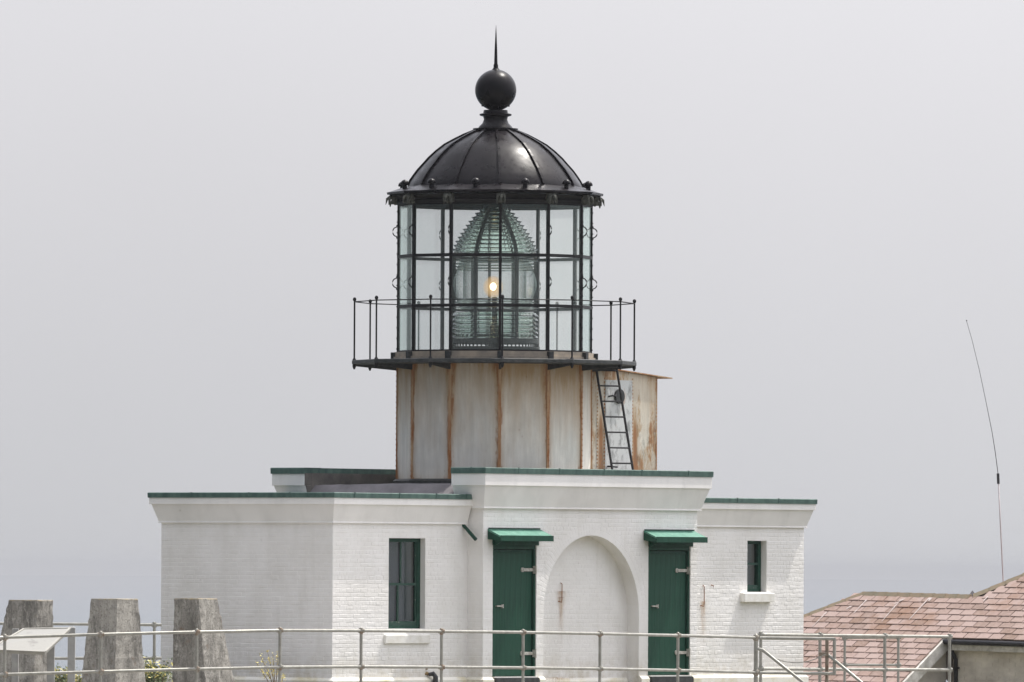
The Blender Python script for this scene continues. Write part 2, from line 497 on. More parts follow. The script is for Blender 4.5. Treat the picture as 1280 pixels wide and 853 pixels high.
# ------------------------------------------------------------------ mesh helpers
class MB:
    def __init__(self):
        self.v, self.f = [], []

    def add(self, vs, fs):
        o = len(self.v)
        self.v += [tuple(x) for x in vs]
        self.f += [tuple(i + o for i in f) for f in fs]
        return self

    def box(self, x0, x1, y0, y1, z0, z1):
        vs = [(x, y, z) for z in (z0, z1) for y in (y0, y1) for x in (x0, x1)]
        return self.add(vs, [(0, 2, 3, 1), (4, 5, 7, 6), (0, 1, 5, 4), (1, 3, 7, 5), (3, 2, 6, 7), (2, 0, 4, 6)])

    def hexa(self, a, b):
        """a, b: two matching quads (bottom, top)"""
        return self.add(list(a) + list(b), [(3, 2, 1, 0), (4, 5, 6, 7), (0, 1, 5, 4), (1, 2, 6, 5), (2, 3, 7, 6), (3, 0, 4, 7)])

    def tube(self, pts, r, seg=8, cap=True):
        pts = [Vector(p) for p in pts]
        rr = r if isinstance(r, (list, tuple)) else [r] * len(pts)
        o = len(self.v)
        up = None
        for i, p in enumerate(pts):
            d = (pts[min(i + 1, len(pts) - 1)] - pts[max(i - 1, 0)]).normalized()
            if up is None:
                up = Vector((0, 0, 1)) if abs(d.z) < .9 else Vector((1, 0, 0))
            a = d.cross(up).normalized()
            b = d.cross(a).normalized()
            up = -b if False else up
            for k in range(seg):
                t_ = 2 * math.pi * k / seg
                self.v.append(tuple(p + (a * math.cos(t_) + b * math.sin(t_)) * rr[i]))
        for i in range(len(pts) - 1):
            for k in range(seg):
                k2 = (k + 1) % seg
                self.f.append((o + i * seg + k, o + i * seg + k2, o + (i + 1) * seg + k2, o + (i + 1) * seg + k))
        if cap:
            self.f.append(tuple(o + k for k in reversed(range(seg))))
            self.f.append(tuple(o + (len(pts) - 1) * seg + k for k in range(seg)))
        return self

    def bar(self, p, q, wx, wy, ref=(0, 0, 1)):
        """rectangular bar from p to q, wx across, wy along ref"""
        p, q = Vector(p), Vector(q)
        d = (q - p).normalized()
        a = d.cross(Vector(ref)).normalized()
        b = a.cross(d).normalized()
        qs = lambda c: [c - a * wx / 2 - b * wy / 2, c + a * wx / 2 - b * wy / 2, c + a * wx / 2 + b * wy / 2, c - a * wx / 2 + b * wy / 2]
        return self.hexa(qs(p), qs(q))

    def lathe(self, prof, seg=48, c=(0, 0), closed=False, a0=0.0):
        """prof: (r, z) list"""
        o = len(self.v)
        for r_, z_ in prof:
            for k in range(seg):
                a = a0 + 2 * math.pi * k / seg
                self.v.append((c[0] + r_ * math.sin(a), c[1] - r_ * math.cos(a), z_))
        m_ = len(prof)
        for i in range(m_ if closed else m_ - 1):
            j = (i + 1) % m_
            for k in range(seg):
                k2 = (k + 1) % seg
                self.f.append((o + i * seg + k, o + i * seg + k2, o + j * seg + k2, o + j * seg + k))
        return self

    def sphere(self, c, r, seg=16, rings=10, sz=1.0):
        pr = [(max(1e-4, r * math.sin(math.pi * i / rings)), c[2] - r * sz * math.cos(math.pi * i / rings)) for i in range(rings + 1)]
        return self.lathe(pr, seg, (c[0], c[1]))

    def mesh(self, name, smooth=False, auto=None):
        me = bpy.data.meshes.new(name)
        me.from_pydata(self.v, [], self.f)
        bm = bmesh.new()
        bm.from_mesh(me)
        bmesh.ops.recalc_face_normals(bm, faces=bm.faces)
        bm.to_mesh(me)
        bm.free()
        if smooth:
            for p in me.polygons:
                p.use_smooth = True
            if auto is not None:
                me.set_sharp_from_angle(angle=R(auto))
        return me

    def build(self, name, mat, parent=None, loc=(0, 0, 0), rz=0.0, smooth=False, auto=None, bevel=0.0, kind=None):
        o = bpy.data.objects.new(name, self.mesh(name, smooth, auto))
        o.data.materials.append(mat)
        return place(o, parent, loc, rz, bevel, kind)


def place(o, parent=None, loc=(0, 0, 0), rz=0.0, bevel=0.0, kind=None):
    COL.objects.link(o)
    o.parent = parent
    o.location = loc
    o.rotation_euler = (0, 0, rz)
    if bevel:
        b = o.modifiers.new('bevel', 'BEVEL')
        b.width = bevel
        b.segments = 2
        b.limit_method = 'ANGLE'
    if kind:
        o['kind'] = kind
    return o


def inst(name, me, mat, parent, loc, rz=0.0, **kw):
    if not me.materials:
        me.materials.append(mat)
    return place(bpy.data.objects.new(name, me), parent, loc, rz, **kw)


def thing(name, label, cat, loc=(0, 0, 0), rz=0.0, group=None):
    o = bpy.data.objects.new(name, None)
    COL.objects.link(o)
    o.location = loc
    o.rotation_euler = (0, 0, rz)
    o.empty_display_size = .2
    return tag(o, label, cat, group)


def tag(o, label, cat, group=None):
    o['label'] = label
    o['category'] = cat
    if group:
        o['group'] = group
    return o


# ------------------------------------------------------------------ setting: sea, headland, path
SEA_Z = -38.0
o = MB().add([(-40000, -20000, SEA_Z), (40000, -20000, SEA_Z), (40000, 50000, SEA_Z), (-40000, 50000, SEA_Z)], [(0, 1, 2, 3)]).build('sea', M_sea, kind='structure')
nx, ny = 60, 80
gv, gf = [], []
for j in range(ny + 1):
    y = -60 + 290 * j / ny
    for i in range(nx + 1):
        x = -60 + 120 * i / nx
        dx = max(0, abs(x - 2) - 22)
        dy = max(0, y - 212) + max(0, -20 - y)
        drop = (dx + dy) * 1.9
        z = -drop + (random.random() - .5) * min(2.5, drop * .25) + (0 if drop else (random.random() - .5) * .04)
        gv.append((x, y, max(SEA_Z - .5, z - .02)))
for j in range(ny):
    for i in range(nx):
        a = j * (nx + 1) + i
        gf.append((a, a + 1, a + nx + 2, a + nx + 1))
MB().add(gv, gf).build('ground', M_ground, kind='structure', smooth=True)
MB().box(-18, 18, 110, 189.2, -.3, .06).build('path', M_concrete_path, kind='structure')  # out of view; extended to bounce light up onto the walls

# ------------------------------------------------------------------ the lighthouse
PHI = R(52)
A0 = at(415, 849, 190.0)
LH = thing('lighthouse', 'white painted brick lighthouse with black domed lantern and rusting iron drum', 'lighthouse', (A0.x, A0.y, 0), PHI)
UX = Vector((math.cos(PHI), math.sin(PHI), 0))
WX = Vector((-math.sin(PHI), math.cos(PHI), 0))
OX = Vector((A0.x, A0.y, 0))


def to_world(x, y, z):
    return OX + UX * x + WX * y + Vector((0, 0, z))


def to_local(p):
    d = Vector(p) - OX
    return Vector((d.dot(UX), d.dot(WX), p[2]))


L, D = 14.5, 4.08            # whole length and depth of the wings
C0, C1, CF, CB = 3.98, 10.57, -.37, 4.34   # central block
DOORS = [(4.27, 5.59), (9.04, 10.36)]
ARC_C, ARC_R, ARC_Z = 7.28, 1.475, 1.52
NICHE = .28
WINL = (1.64, 2.72, 1.25, 2.915)
WINR = (12.67, 13.29, 1.94, 2.935)


def wall_slices(mb, x0, x1, yf, yb, z0, z1, holes, arch=None):
    xs = {x0, x1}
    for h in holes:
        xs |= {h[0], h[1]}
    if arch:
        c_, r_, s_ = arch
        xs |= {c_ + r_ * math.cos(math.pi * k / 28) for k in range(29)}
    xs = sorted(x for x in xs if x0 - 1e-6 <= x <= x1 + 1e-6)
    for a, b in zip(xs, xs[1:]):
        if b - a < 1e-5:
            continue
        m_ = (a + b) / 2
        hs = [h for h in holes if h[0] < m_ < h[1]]
        if arch and abs(m_ - arch[0]) < arch[1]:
            za = arch[2] + math.sqrt(max(0, arch[1] ** 2 - (a - arch[0]) ** 2))
            zb = arch[2] + math.sqrt(max(0, arch[1] ** 2 - (b - arch[0]) ** 2))
            mb.hexa([(a, yf, za), (b, yf, zb), (b, yb, zb), (a, yb, za)], [(a, yf, z1), (b, yf, z1), (b, yb, z1), (a, yb, z1)])
            continue
        z = z0
        for h in sorted(hs, key=lambda q: q[2]):
            if h[2] > z:
                mb.box(a, b, yf, yb, z, h[2])
            z = h[3]
        if z < z1:
            mb.box(a, b, yf, yb, z, z1)


TH = .45
mb = MB()
wall_slices(mb, 0, C0, 0, TH, 0, 3.70, [WINL])                       # left wing front
mb.box(0, TH, TH, D, 0, 3.70)                                        # left end
mb.box(TH, C0, D - TH, D, 0, 3.70)                                   # back
mb.build('brick_wall', M_brick, LH)
mb = MB()
wall_slices(mb, C1, L, 0, TH, 0, 3.70, [WINR])                       # right wing front
mb.box(L - TH, L, TH, D, 0, 3.70)
mb.box(C1, L - TH, D - TH, D, 0, 3.70)
mb.build('brick_wall', M_brick, LH)
mb = MB()
wall_slices(mb, C0, C1, CF, .24, 0, 4.13, [(d[0], d[1], 0.0, 2.83) for d in DOORS], (ARC_C, ARC_R, ARC_Z))
mb.box(C0, C0 + TH, .24, 3.74, 0, 3.70)
mb.box(C1 - TH, C1, .24, 3.74, 0, 3.70)
mb.build('brick_wall', M_brick, LH)
MB().box(C0, C1, 3.74, CB, 0, 4.13).build('brick_wall', M_brick, LH)
MB().box(ARC_C - ARC_R - .05, ARC_C + ARC_R + .05, CF + NICHE, CF + NICHE + .1, 0, ARC_Z + ARC_R + .05).build('arched_niche', M_brick, LH)
# dark grey inner face of the rear parapet
MB().box(C0 - .02, C1 + .02, 3.715, 3.737, 3.6, 4.14).box(C0 - .205, C0 - .0205, 3.722, 3.742, 3.905, 4.138).hexa([(C0 - .05, 3.722, 3.48), (C0 - .0205, 3.722, 3.48), (C0 - .0205, 3.742, 3.48), (C0 - .05, 3.742, 3.48)], [(C0 - .175, 3.722, 3.903), (C0 - .0205, 3.722, 3.903), (C0 - .0205, 3.742, 3.903), (C0 - .175, 3.742, 3.903)]).build('parapet_inner_face', M_rearwall, LH)

# painted bricks as relief on the walls: soft-edged, each a little proud or tilted
COURSE, BLEN, JT = .078, .205, .006


def brick_field(mb, x0, x1, z0, z1, holes, fn, arch=None, seed=1):
    rnd = random.Random(seed)
    row = 0
    z = z0
    while z + COURSE <= z1 + 1e-4:
        zc_ = z + COURSE / 2
        cuts = [(h[0], h[1]) for h in holes if h[2] < z + COURSE * .7 and h[3] > z + COURSE * .3]
        if arch:
            if zc_ < arch[2]:
                cuts.append((arch[0] - arch[1], arch[0] + arch[1]))
            elif zc_ < arch[2] + arch[1]:
                hw = math.sqrt(arch[1] ** 2 - (zc_ - arch[2]) ** 2)
                cuts.append((arch[0] - hw, arch[0] + hw))
        spans, s_ = [], x0
        for c_ in sorted(cuts):
            if c_[0] > s_:
                spans.append((s_, c_[0]))
            s_ = max(s_, c_[1])
        if s_ < x1:
            spans.append((s_, x1))
        head = row % 6 == 5
        ln = BLEN * (.5 if head else 1)
        off = (row % 2) * BLEN / 2 if not head else BLEN / 4
        for a, b in spans:
            k = math.floor((a - off) / ln)
            while True:
                p0, p1 = max(a, off + k * ln), min(b, off + (k + 1) * ln)
                k += 1
                if p0 >= b - 1e-5:
                    break
                if p1 - p0 < .025:
                    continue
                pr = .0024 + rnd.uniform(-.0013, .0016)
                t1, t2 = rnd.uniform(-.0007, .0007), rnd.uniform(-.0009, .0009)
                j = JT * rnd.uniform(.7, 1.3)
                q0, q1, r0, r1 = p0 + j * .45, p1 - j * .45, z + j * 2.2, z + COURSE - j * 2.2
                zz = z + rnd.uniform(-.003, .003)
                hj = j * 2.0
                rows_ = [(zz, 0, 0), (zz + hj, pr + t1, pr + t2), (zz + COURSE - hj * .9, pr - t1, pr - t1 + t2 * .5), (zz + COURSE, 0, 0)]
                vs = []
                for zr_, ha, hb in rows_:
                    vs += [fn(p0, 0, zr_), fn(p0 + j * .4, max(0, ha), zr_), fn(p1 - j * .4, max(0, hb), zr_), fn(p1, 0, zr_)]
                mb.add(vs, [(r_ * 4 + c_, r_ * 4 + c_ + 1, r_ * 4 + c_ + 5, r_ * 4 + c_ + 4) for r_ in range(3) for c_ in range(3)])
        z += COURSE
        row += 1


mb = MB()
brick_field(mb, 0, C0, .35, 3.17, [WINL], lambda x, h, z: (x, -h, z), seed=1)
brick_field(mb, C1, L, .35, 3.17, [WINR], lambda x, h, z: (x, -h, z), seed=2)
brick_field(mb, C0, C1, .35, 3.47, [(d[0], d[1], 0, 2.83) for d in DOORS], lambda x, h, z: (x, CF - h, z), (ARC_C, ARC_R + .23, ARC_Z), seed=3)
brick_field(mb, ARC_C - ARC_R, ARC_C + ARC_R, .1, ARC_Z, [], lambda x, h, z: (x, CF + NICHE - h * .6, z), seed=4)
brick_field(mb, ARC_C - ARC_R, ARC_C + ARC_R, ARC_Z, ARC_Z + ARC_R, [], lambda x, h, z: (x, CF + NICHE - h * .6, z), seed=5)
brick_field(mb, 0, D, .35, 3.17, [], lambda y, h, z: (-h, y, z), seed=6)
brick_field(mb, CF, 0, .35, 3.47, [], lambda y, h, z: (C0 - h, y, z), seed=7)
brick_field(mb, CF, 0, .35, 3.47, [], lambda y, h, z: (C1 + h, y, z), seed=8)
brick_field(mb, 0, D, .35, 3.17, [], lambda y, h, z: (L + h, y, z), seed=9)
# arch ring: two rings of rowlock bricks
rnd = random.Random(11)
for ring in range(2):
    ra, rb = ARC_R + .003 + ring * .113, ARC_R + .11 + ring * .113
    nb = 58
    for k in range(nb):
        a, b = math.pi * (k + .06) / nb, math.pi * (k + .94) / nb
        h = .0016 + rnd.uniform(-.0008, .001)
        if ARC_C + rb * math.cos(b) < 5.60 and ARC_Z + ra * math.sin(b) < 2.84:
            continue
        P = lambda r_, t_, hh: (ARC_C + r_ * math.cos(t_), CF - hh, ARC_Z + r_ * math.sin(t_))
        mb.add([P(ra, a, 0), P(ra, b, 0), P(rb, b, 0), P(rb, a, 0), P(ra + .006, a + .004, h), P(ra + .006, b - .004, h), P(rb - .006, b - .004, h), P(rb - .006, a + .004, h)],
               [(4, 5, 6, 7), (0, 1, 5, 4), (1, 2, 6, 5), (2, 3, 7, 6), (3, 0, 4, 7)])
for side in (-1, 1):     # jambs of the niche below the arch ring
    z = .35
    while z < ARC_Z - .07:
        xa = ARC_C + side * (ARC_R + .004)
        xb = ARC_C + side * (ARC_R + .224)
        x0, x1 = max(5.60, min(xa, xb)), max(xa, xb)
        h = .0016 + rnd.uniform(-.0008, .001)
        mb.add([(x0, CF, z), (x1, CF, z), (x1, CF, z + .077), (x0, CF, z + .077), (x0 + .006, CF - h, z + .006), (x1 - .006, CF - h, z + .006), (x1 - .006, CF - h, z + .071), (x0 + .006, CF - h, z + .071)],
               [(4, 5, 6, 7), (0, 1, 5, 4), (1, 2, 6, 5), (2, 3, 7, 6), (3, 0, 4, 7)])
        z += .078
mb.build('painted_bricks', M_brick, LH, kind='stuff')


# cornices: profile swept round open or closed footprints (outward offset, height)
def sweep(mb, path, prof, closed=False):
    """path: list of (x, y) counter-clockwise seen from above with outside on the right"""
    n_ = len(path)
    rows = []
    for i in range(n_):
        p = Vector(path[i])
        dn = []
        if closed or i > 0:
            d_ = (p - Vector(path[i - 1])).normalized()
            dn.append(Vector((d_.y, -d_.x)))
        if closed or i < n_ - 1:
            d_ = (Vector(path[(i + 1) % n_]) - p).normalized()
            dn.append(Vector((d_.y, -d_.x)))
        nn = dn[0] if len(dn) == 1 else (dn[0] + dn[1]) / (1 + dn[0].dot(dn[1]))
        rows.append([(p.x + nn.x * q[0], p.y + nn.y * q[0], q[1]) for q in prof])
    m_ = len(prof)
    vs = [v_ for r_ in rows for v_ in r_]
    fs = []
    for i in range(n_ if closed else n_ - 1):
        j = (i + 1) % n_
        for k in range(m_):
            k2 = (k + 1) % m_
            fs.append((i * m_ + k, j * m_ + k, j * m_ + k2, i * m_ + k2))
    if not closed:
        fs.append(tuple(range(m_)))
        fs.append(tuple((n_ - 1) * m_ + k for k in reversed(range(m_))))
    mb.add(vs, fs)


def cornice(path, zb, zs, zf, zt, o1, o2, o3):
    mb = MB()
    sweep(mb, path, [(-.02, zb), (o1 + .012, zb), (o1 + .012, zb + .022), (o1, zb + .024), (o2, zs), (o3, zs), (o3, zf), (-.02, zf)])
    mb.build('cornice', M_plaster, LH, bevel=.004)
    mb = MB()
    sweep(mb, path, [(-.30, zf + .002), (o3 + .018, zf - .012), (o3 + .022, zt - .012), (o3 + .010, zt), (-.30, zt)])
    mb.build('parapet_cap', M_cap, LH)
    rj = random.Random(int(path[0][0] * 100 + path[0][1] * 10))
    for (xa_, ya_), (xb_, yb_) in zip(path, path[1:]):
        ln_ = math.hypot(xb_ - xa_, yb_ - ya_)
        dx_, dy_ = (xb_ - xa_) / ln_, (yb_ - ya_) / ln_
        nx_, ny_ = dy_, -dx_
        d_ = rj.uniform(.3, .9)
        while d_ < ln_ - .1:
            cxp, cyp = xa_ + dx_ * d_ + nx_ * (o3 + .012), ya_ + dy_ * d_ + ny_ * (o3 + .012)
            jm = MB()
            a_ = Vector((cxp, cyp, (zf + zt) / 2 - .002)) - Vector((dx_, dy_, 0)) * .013
            jm.bar(a_, a_ + Vector((dx_, dy_, 0)) * .026, .030, zt - zf + .012)
            jm.build('cap_joint', M_cap, LH)
            # chalky run and a fine crack in the fascia under the joint
            d_ += rj.uniform(.9, 1.5)


g = .008
cornice([(C0 - .055, D), (0, D), (0, 0), (C0 - .055, 0)][::1], 3.18, 3.523, 3.655, 3.741, .035, .135, .165)
cornice([(C1 + .055, 0), (L, 0), (L, D), (C1 + .055, D)], 3.18, 3.523, 3.655, 3.741, .035, .135, .165)
cornice([(C0, .235), (C0, CF), (C1, CF), (C1, .235)], 3.48, 3.905, 4.138, 4.238, .05, .175, .20)
cornice([(C1, 3.745), (C1, CB), (C0, CB), (C0, 3.745)], 3.48, 3.905, 4.138, 4.242, .05, .175, .20)

# plinth (white projecting water table)
mb = MB()
pp = [(0, .0), (.075, .0), (.075, .30), (.02, .352), (-.02, .352)]
sweep(mb, [(C0 - .08, D), (0, D), (0, 0), (C0 - .08, 0)], [(-.02, 0)] + pp[1:])
for a, b in ((C0, DOORS[0][0] - .03), (DOORS[0][1] + .03, ARC_C - ARC_R), (ARC_C + ARC_R, DOORS[1][0] - .03), (DOORS[1][1] + .03, C1)):
    path = [(a, CF), (b, CF)]
    if a == C0:
        path = [(C0, -.002)] + path
    if b == C1:
        path = path + [(C1, -.002)]
    sweep(mb, path, [(-.02, 0)] + pp[1:])
sweep(mb, [(C1 + .08, 0), (L, 0), (L, D), (C1 + .08, D)], [(-.02, 0)] + pp[1:])
sweep(mb, [(ARC_C - ARC_R + .01, CF + NICHE), (ARC_C + ARC_R - .01, CF + NICHE)], [(-.02, 0)] + [(q[0] * .5, q[1] - .04) for q in pp[1:]])
mb.build('plinth', M_plinth, LH, bevel=.004)

# felt roof, rising gently to the drum
TC = (7.27, 1.97)
rv, rf = [], []
NX, NY = 58, 18
for j in range(NY + 1):
    for i in range(NX + 1):
        x = .12 + (L - .24) * i / NX
        y = .12 + (D - .24) * j / NY
        ed = min(x, L - x, (y + (3.0 if C0 < x < C1 else 0)), (D - y + (3.0 if C0 < x < C1 else 0)))
        s_ = min(1, max(0, ed - 1.7) / 1.6)
        s_ = s_ * s_ * (3 - 2 * s_)
        dc = min(1, max(0, (4.6 - math.hypot(x - TC[0], (y - TC[1]))) / 3.0))
        rv.append((x, y, 3.70 + .19 * s_ + .08 * dc * s_ + random.uniform(-.006, .006)))
for j in range(NY):
    for i in range(NX):
        a = j * (NX + 1) + i
        rf.append((a, a + 1, a + NX + 2, a + NX + 1))
MB().add(rv, rf).build('roof_surface', M_roof, LH, smooth=True)

# doors
for d0, d1 in DOORS:
    yf = CF + .05
    dz0 = .36
    fr = MB()
    fr.box(d0, d0 + .11, yf - .03, yf + .16, dz0, 2.72)
    fr.box(d1 - .05, d1, yf - .03, yf + .16, dz0, 2.72)
    fr.box(d0, d1, yf - .03, yf + .16, 2.724, 2.828)
    fr.build('door_frame', M_door, LH, bevel=.005)
    dr = MB().box(d0 + .115, d1 - .055, yf + .02, yf + .075, dz0 + .01, 2.715).build('door', M_door, LH, bevel=.004)
    # boarded face: shallow vertical boards and a top ledge
    nb = 7
    bw = (d1 - d0 - .20) / nb
    me = MB().box(-.5 * bw + .0012, .5 * bw - .0012, -.008, 0, 0, 2.24).mesh('board')
    for k in range(nb):
        inst('board', me, M_door, dr, (d0 + .13 + (k + .5) * bw, yf + .02, dz0 + .05), 0)
    MB().box(d0 + .14, d1 - .08, yf - .003, yf + .011, 2.655, 2.685).build('ledge', M_door, dr, bevel=.003)
    for hz in (2.345, .785):
        hg = MB()
        x1 = d1 + .02
        hg.box(d1 - .36, d1 - .04, yf - .012, yf + .011, hz - .028, hz + .028)
        hg.tube([(d1 - .36, yf - .012, hz), (d1 - .36, yf + .011, hz)], .044, 10)
        hg.box(d1 - .052, d1 - .012, yf - .056, yf - .005, hz - .07, hz + .07)
        hg.tube([(d1 - .03, yf - .065, hz - .085), (d1 - .03, yf - .065, hz + .085)], .018, 8)
        for q in range(3):
            hg.tube([(d1 - .33 + q * .09, yf - .02, hz), (d1 - .33 + q * .09, yf - .011, hz)], .012, 6)
        hg.build('strap_hinge', M_white_metal, dr)
    MB().box(d0 + .16, d0 + .36, yf - .03, yf + .011, 1.655, 1.68).box(d0 + .33, d0 + .36, yf - .03, yf + .011, 1.63, 1.70).build('latch', M_white_metal, dr)
    MB().box(d0 + .01, d1 + .03, CF - .045, CF + .12, .335, .356).build('door_sill', M_sill, LH)
    MB().box(d0 + .01, d1 - .01, CF - .10, CF + .3, 0, .33).build('door_step', M_steel, LH)

# canopies over the doors
for x0, x1 in ((4.10, 5.69), (8.88, 10.47)):
    yb, yf = CF - .009, CF - .31
    cn = MB()
    zb, zf = 3.10, 2.975
    cn.hexa([(x0, yb, zb - .035), (x1, yb, zb - .035), (x1, yf, zf - .035), (x0, yf, zf - .035)], [(x0, yb, zb), (x1, yb, zb), (x1, yf, zf), (x0, yf, zf)])
    cp = cn.build('canopy', M_canopy, LH, bevel=.004)
    MB().box(x0 - .002, x1 + .002, yf - .016, yf - .002, zf - .10, zf + .006).build('front_board', M_door, cp)
    for xs in (x0 + .002, x1 - .018):
        sdm = MB()
        sdm.hexa([(xs, yb, zb - .19), (xs + .016, yb, zb - .19), (xs + .016, yf, zf - .095), (xs, yf, zf - .095)],
                 [(xs, yb, zb - .036), (xs + .016, yb, zb - .036), (xs + .016, yf, zf - .036), (xs, yf, zf - .036)])
        sdm.build('side_board', M_door, cp)
    MB().box(x0 + .02, x1 - .02, yb - .02, yb, zb + .001, zb + .022).build('flashing', M_greenframe, cp)
    bk = MB().box(x0 + .15, x0 + .15 + 1.36, yb - .035, yb + .01, 2.80, 2.93)
    for xs in (x0 + .17,):
        bk.hexa([(xs, yb, 2.78), (xs + .03, yb, 2.78), (xs + .03, yb - .05, 2.80), (xs, yb - .05, 2.80)], [(xs, yb, 2.93), (xs + .03, yb, 2.93), (xs + .03, yf + .05, 2.90), (xs, yf + .05, 2.90)])
    bk.build('header_board', M_door, cp)


M_winpane = pane_mat('window_pane_glass', (.82, .82, .83), .03)
M_curtain = mottled('grey_blind', (.155, .155, .168), (.145, .145, .155), 3, .8, stretch=(6, 6, .5))
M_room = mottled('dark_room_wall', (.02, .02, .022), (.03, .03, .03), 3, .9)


# windows
def window(w, yd, sill, mull, meet):
    x0, x1, z0, z1 = w
    root = MB()
    root.box(x0, x0 + .06, yd, yd + .1, z0, z1).box(x1 - .09, x1, yd, yd + .1, z0, z1).box(x0, x1, yd, yd + .1, z1 - .07, z1).box(x0, x1, yd, yd + .1, z0, z0 + .06)
    wn = root.build('window', M_greenframe, LH, bevel=.004)
    m_ = (x0 + x1 - .03) / 2
    zm = z0 + (z1 - z0) * meet
    MB().box(x0 + .06, x1 - .09, yd + .05, yd + .055, z0 + .06, z1 - .07).build('pane', M_winpane, wn)
    if mull:
        MB().box(x0 + .03, x0 + .06 + (x1 - x0 - .15) * .80, yd + .16, yd + .17, z0, z1).build('curtain', M_curtain, wn)
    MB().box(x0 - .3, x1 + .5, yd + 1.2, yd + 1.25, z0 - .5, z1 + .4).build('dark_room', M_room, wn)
    sa = MB()
    sa.box(x0 + .06, x1 - .09, yd + .012, yd + .048, zm - .02, zm + .025)
    sa.box(x0 + .06, x1 - .09, yd + .012, yd + .048, z0 + .06, z0 + .135)
    if mull:
        sa.box(x1 - .125, x1 - .09, yd + .02, yd + .049, z0 + .06, z1 - .07)
        sa.box(m_ - .012, m_ + .022, yd + .022, yd + .047, zm + .025, z1 - .07)
        sa.box(m_ - .10, m_ - .065, yd + .016, yd + .047, z0 + .135, zm - .02)
    sa.build('sash', M_peel, wn)
    s = sill
    MB().hexa([(s[0], -s[4], s[2]), (s[1], -s[4], s[2]), (s[1], yd, s[2]), (s[0], yd, s[2])], [(s[0], -s[4], s[3] - .012), (s[1], -s[4], s[3] - .012), (s[1], yd, s[3] + .01), (s[0], yd, s[3] + .01)]).build('window_sill', M_sill, LH, bevel=.008)


window(WINL, .115, (1.50, 2.83, .975, 1.145, .05), True, .49)
window(WINR, .13, (12.44, 13.41, 1.745, 1.925, .12), False, .54)
# dim rooms behind the glass
MB().box(.5, 3.4, .5, 3.5, .3, .32).build('room_floor', M_under, LH)

# wall hooks with rust stains
t = NT('rust_stain_film')
t.t.nodes.remove(t.b)
tr = t.n('ShaderNodeBsdfTransparent')
df = t.n('ShaderNodeBsdfDiffuse')
df.inputs['Color'].default_value = (.42, .24, .09, 1)
mx = t.n('ShaderNodeMixShader')
uvn = t.n('ShaderNodeTexCoord')
sx = t.n('ShaderNodeSeparateXYZ')
t.l(uvn.outputs['Generated'], sx.inputs[0])
xx = t.math('ABSOLUTE', t.math('SUBTRACT', sx.outputs[0], .5))
fx = t.math('SUBTRACT', 1.0, t.math('MULTIPLY', xx, 2.0), True)
fz = t.math('POWER', sx.outputs[2], 1.6)
nz = t.ramp(t.noise(t.coord('Object', (3, 1, .6)), 7, 5, .7), [(.35, 0.1), (.65, 1.0)])
t.l(t.math('MULTIPLY', t.math('MULTIPLY', t.math('MULTIPLY', t.math('MULTIPLY', fx, fx), fz), nz), .85), mx.inputs[0])
t.l(tr.outputs[0], mx.inputs[1])
t.l(df.outputs[0], mx.inputs[2])
t.l(mx.outputs[0], t.t.nodes['Material Output'].inputs['Surface'])
M_stain = t.m


def stain(x0, x1, y, z0, z1):
    MB().add([(x0, y, z0), (x1, y, z0), (x1, y, z1), (x0, y, z1)], [(0, 1, 2, 3)]).build('rust_stain', M_stain, LH)


for hx, hy, hz0, hz1, ln in ((6.66, CF + NICHE, 1.74, 2.11, .02), (11.22, 0, 1.66, 2.07, .02)):
    MB().tube([(hx - .04, hy + .01, hz0 + .02), (hx - .01, hy - .06, hz0), (hx, hy - .06, hz0 + .05), (hx + .03, hy - .035, hz1 - .03), (hx + .035, hy + .01, hz1)], .009, 6).build('wall_hook', M_rustpin, LH)
    stain(hx - .13, hx + .20, hy - .0115, hz0 - 1.0, hz0 + .10)
stain(6.42, 7.0, CF + NICHE - .0125, 1.66, 1.95)
MB().tube([(11.52, .0, 2.07), (11.52, -.05, 2.06), (11.52, -.05, 2.0)], .01, 6).build('wall_hook', M_rustpin, LH)
stain(5.8, 7.3, CF + NICHE - .046, .2, .33)

# green spout slanting out below the left wing's cornice
a = Vector((3.85, -.03, 3.14)); b = Vector((3.86, -.29, 2.90))
MB().tube([a + Vector((-.02, .06, .05)), a, b], [.028, .034, .036], 8).build('drain_spout', M_greenframe, LH, smooth=True, auto=40)

# ------------------------------------------------------------------ drum, gallery and lantern
V0 = 3.3                                  # azimuth of the vertex nearest the camera, from straight at it to the right
LT = (TC[0], TC[1], 0)


def ld(az):
    """local direction (in the building's frame) of world azimuth az (deg, 0 = towards the camera, 90 = right)"""
    w_ = Vector((math.sin(R(az)), -math.cos(R(az)), 0))
    return Vector((w_.dot(UX), w_.dot(WX), 0))


def rz_of(az):
    """rotation that turns local -Y to azimuth az"""
    d_ = ld(az)
    return math.atan2(d_.x, -d_.y)


def ring12(mb, prof, closed=True):
    """12-sided ring about the axis, vertices at V0 + 30k"""
    n0 = len(mb.v)
    for r_, z_ in prof:
        for k in range(12):
            d_ = ld(V0 + 30 * k)
            mb.v.append((d_.x * r_, d_.y * r_, z_))
    m_ = len(prof)
    for i in range(m_ if closed else m_ - 1):
        j = (i + 1) % m_
        for k in range(12):
            k2 = (k + 1) % 12
            mb.f.append((n0 + i * 12 + k, n0 + i * 12 + k2, n0 + j * 12 + k2, n0 + j * 12 + k))
    return mb


RD = 1.845
ap = RD * math.cos(R(15))
hw = RD * math.sin(R(15))
pm = MB()
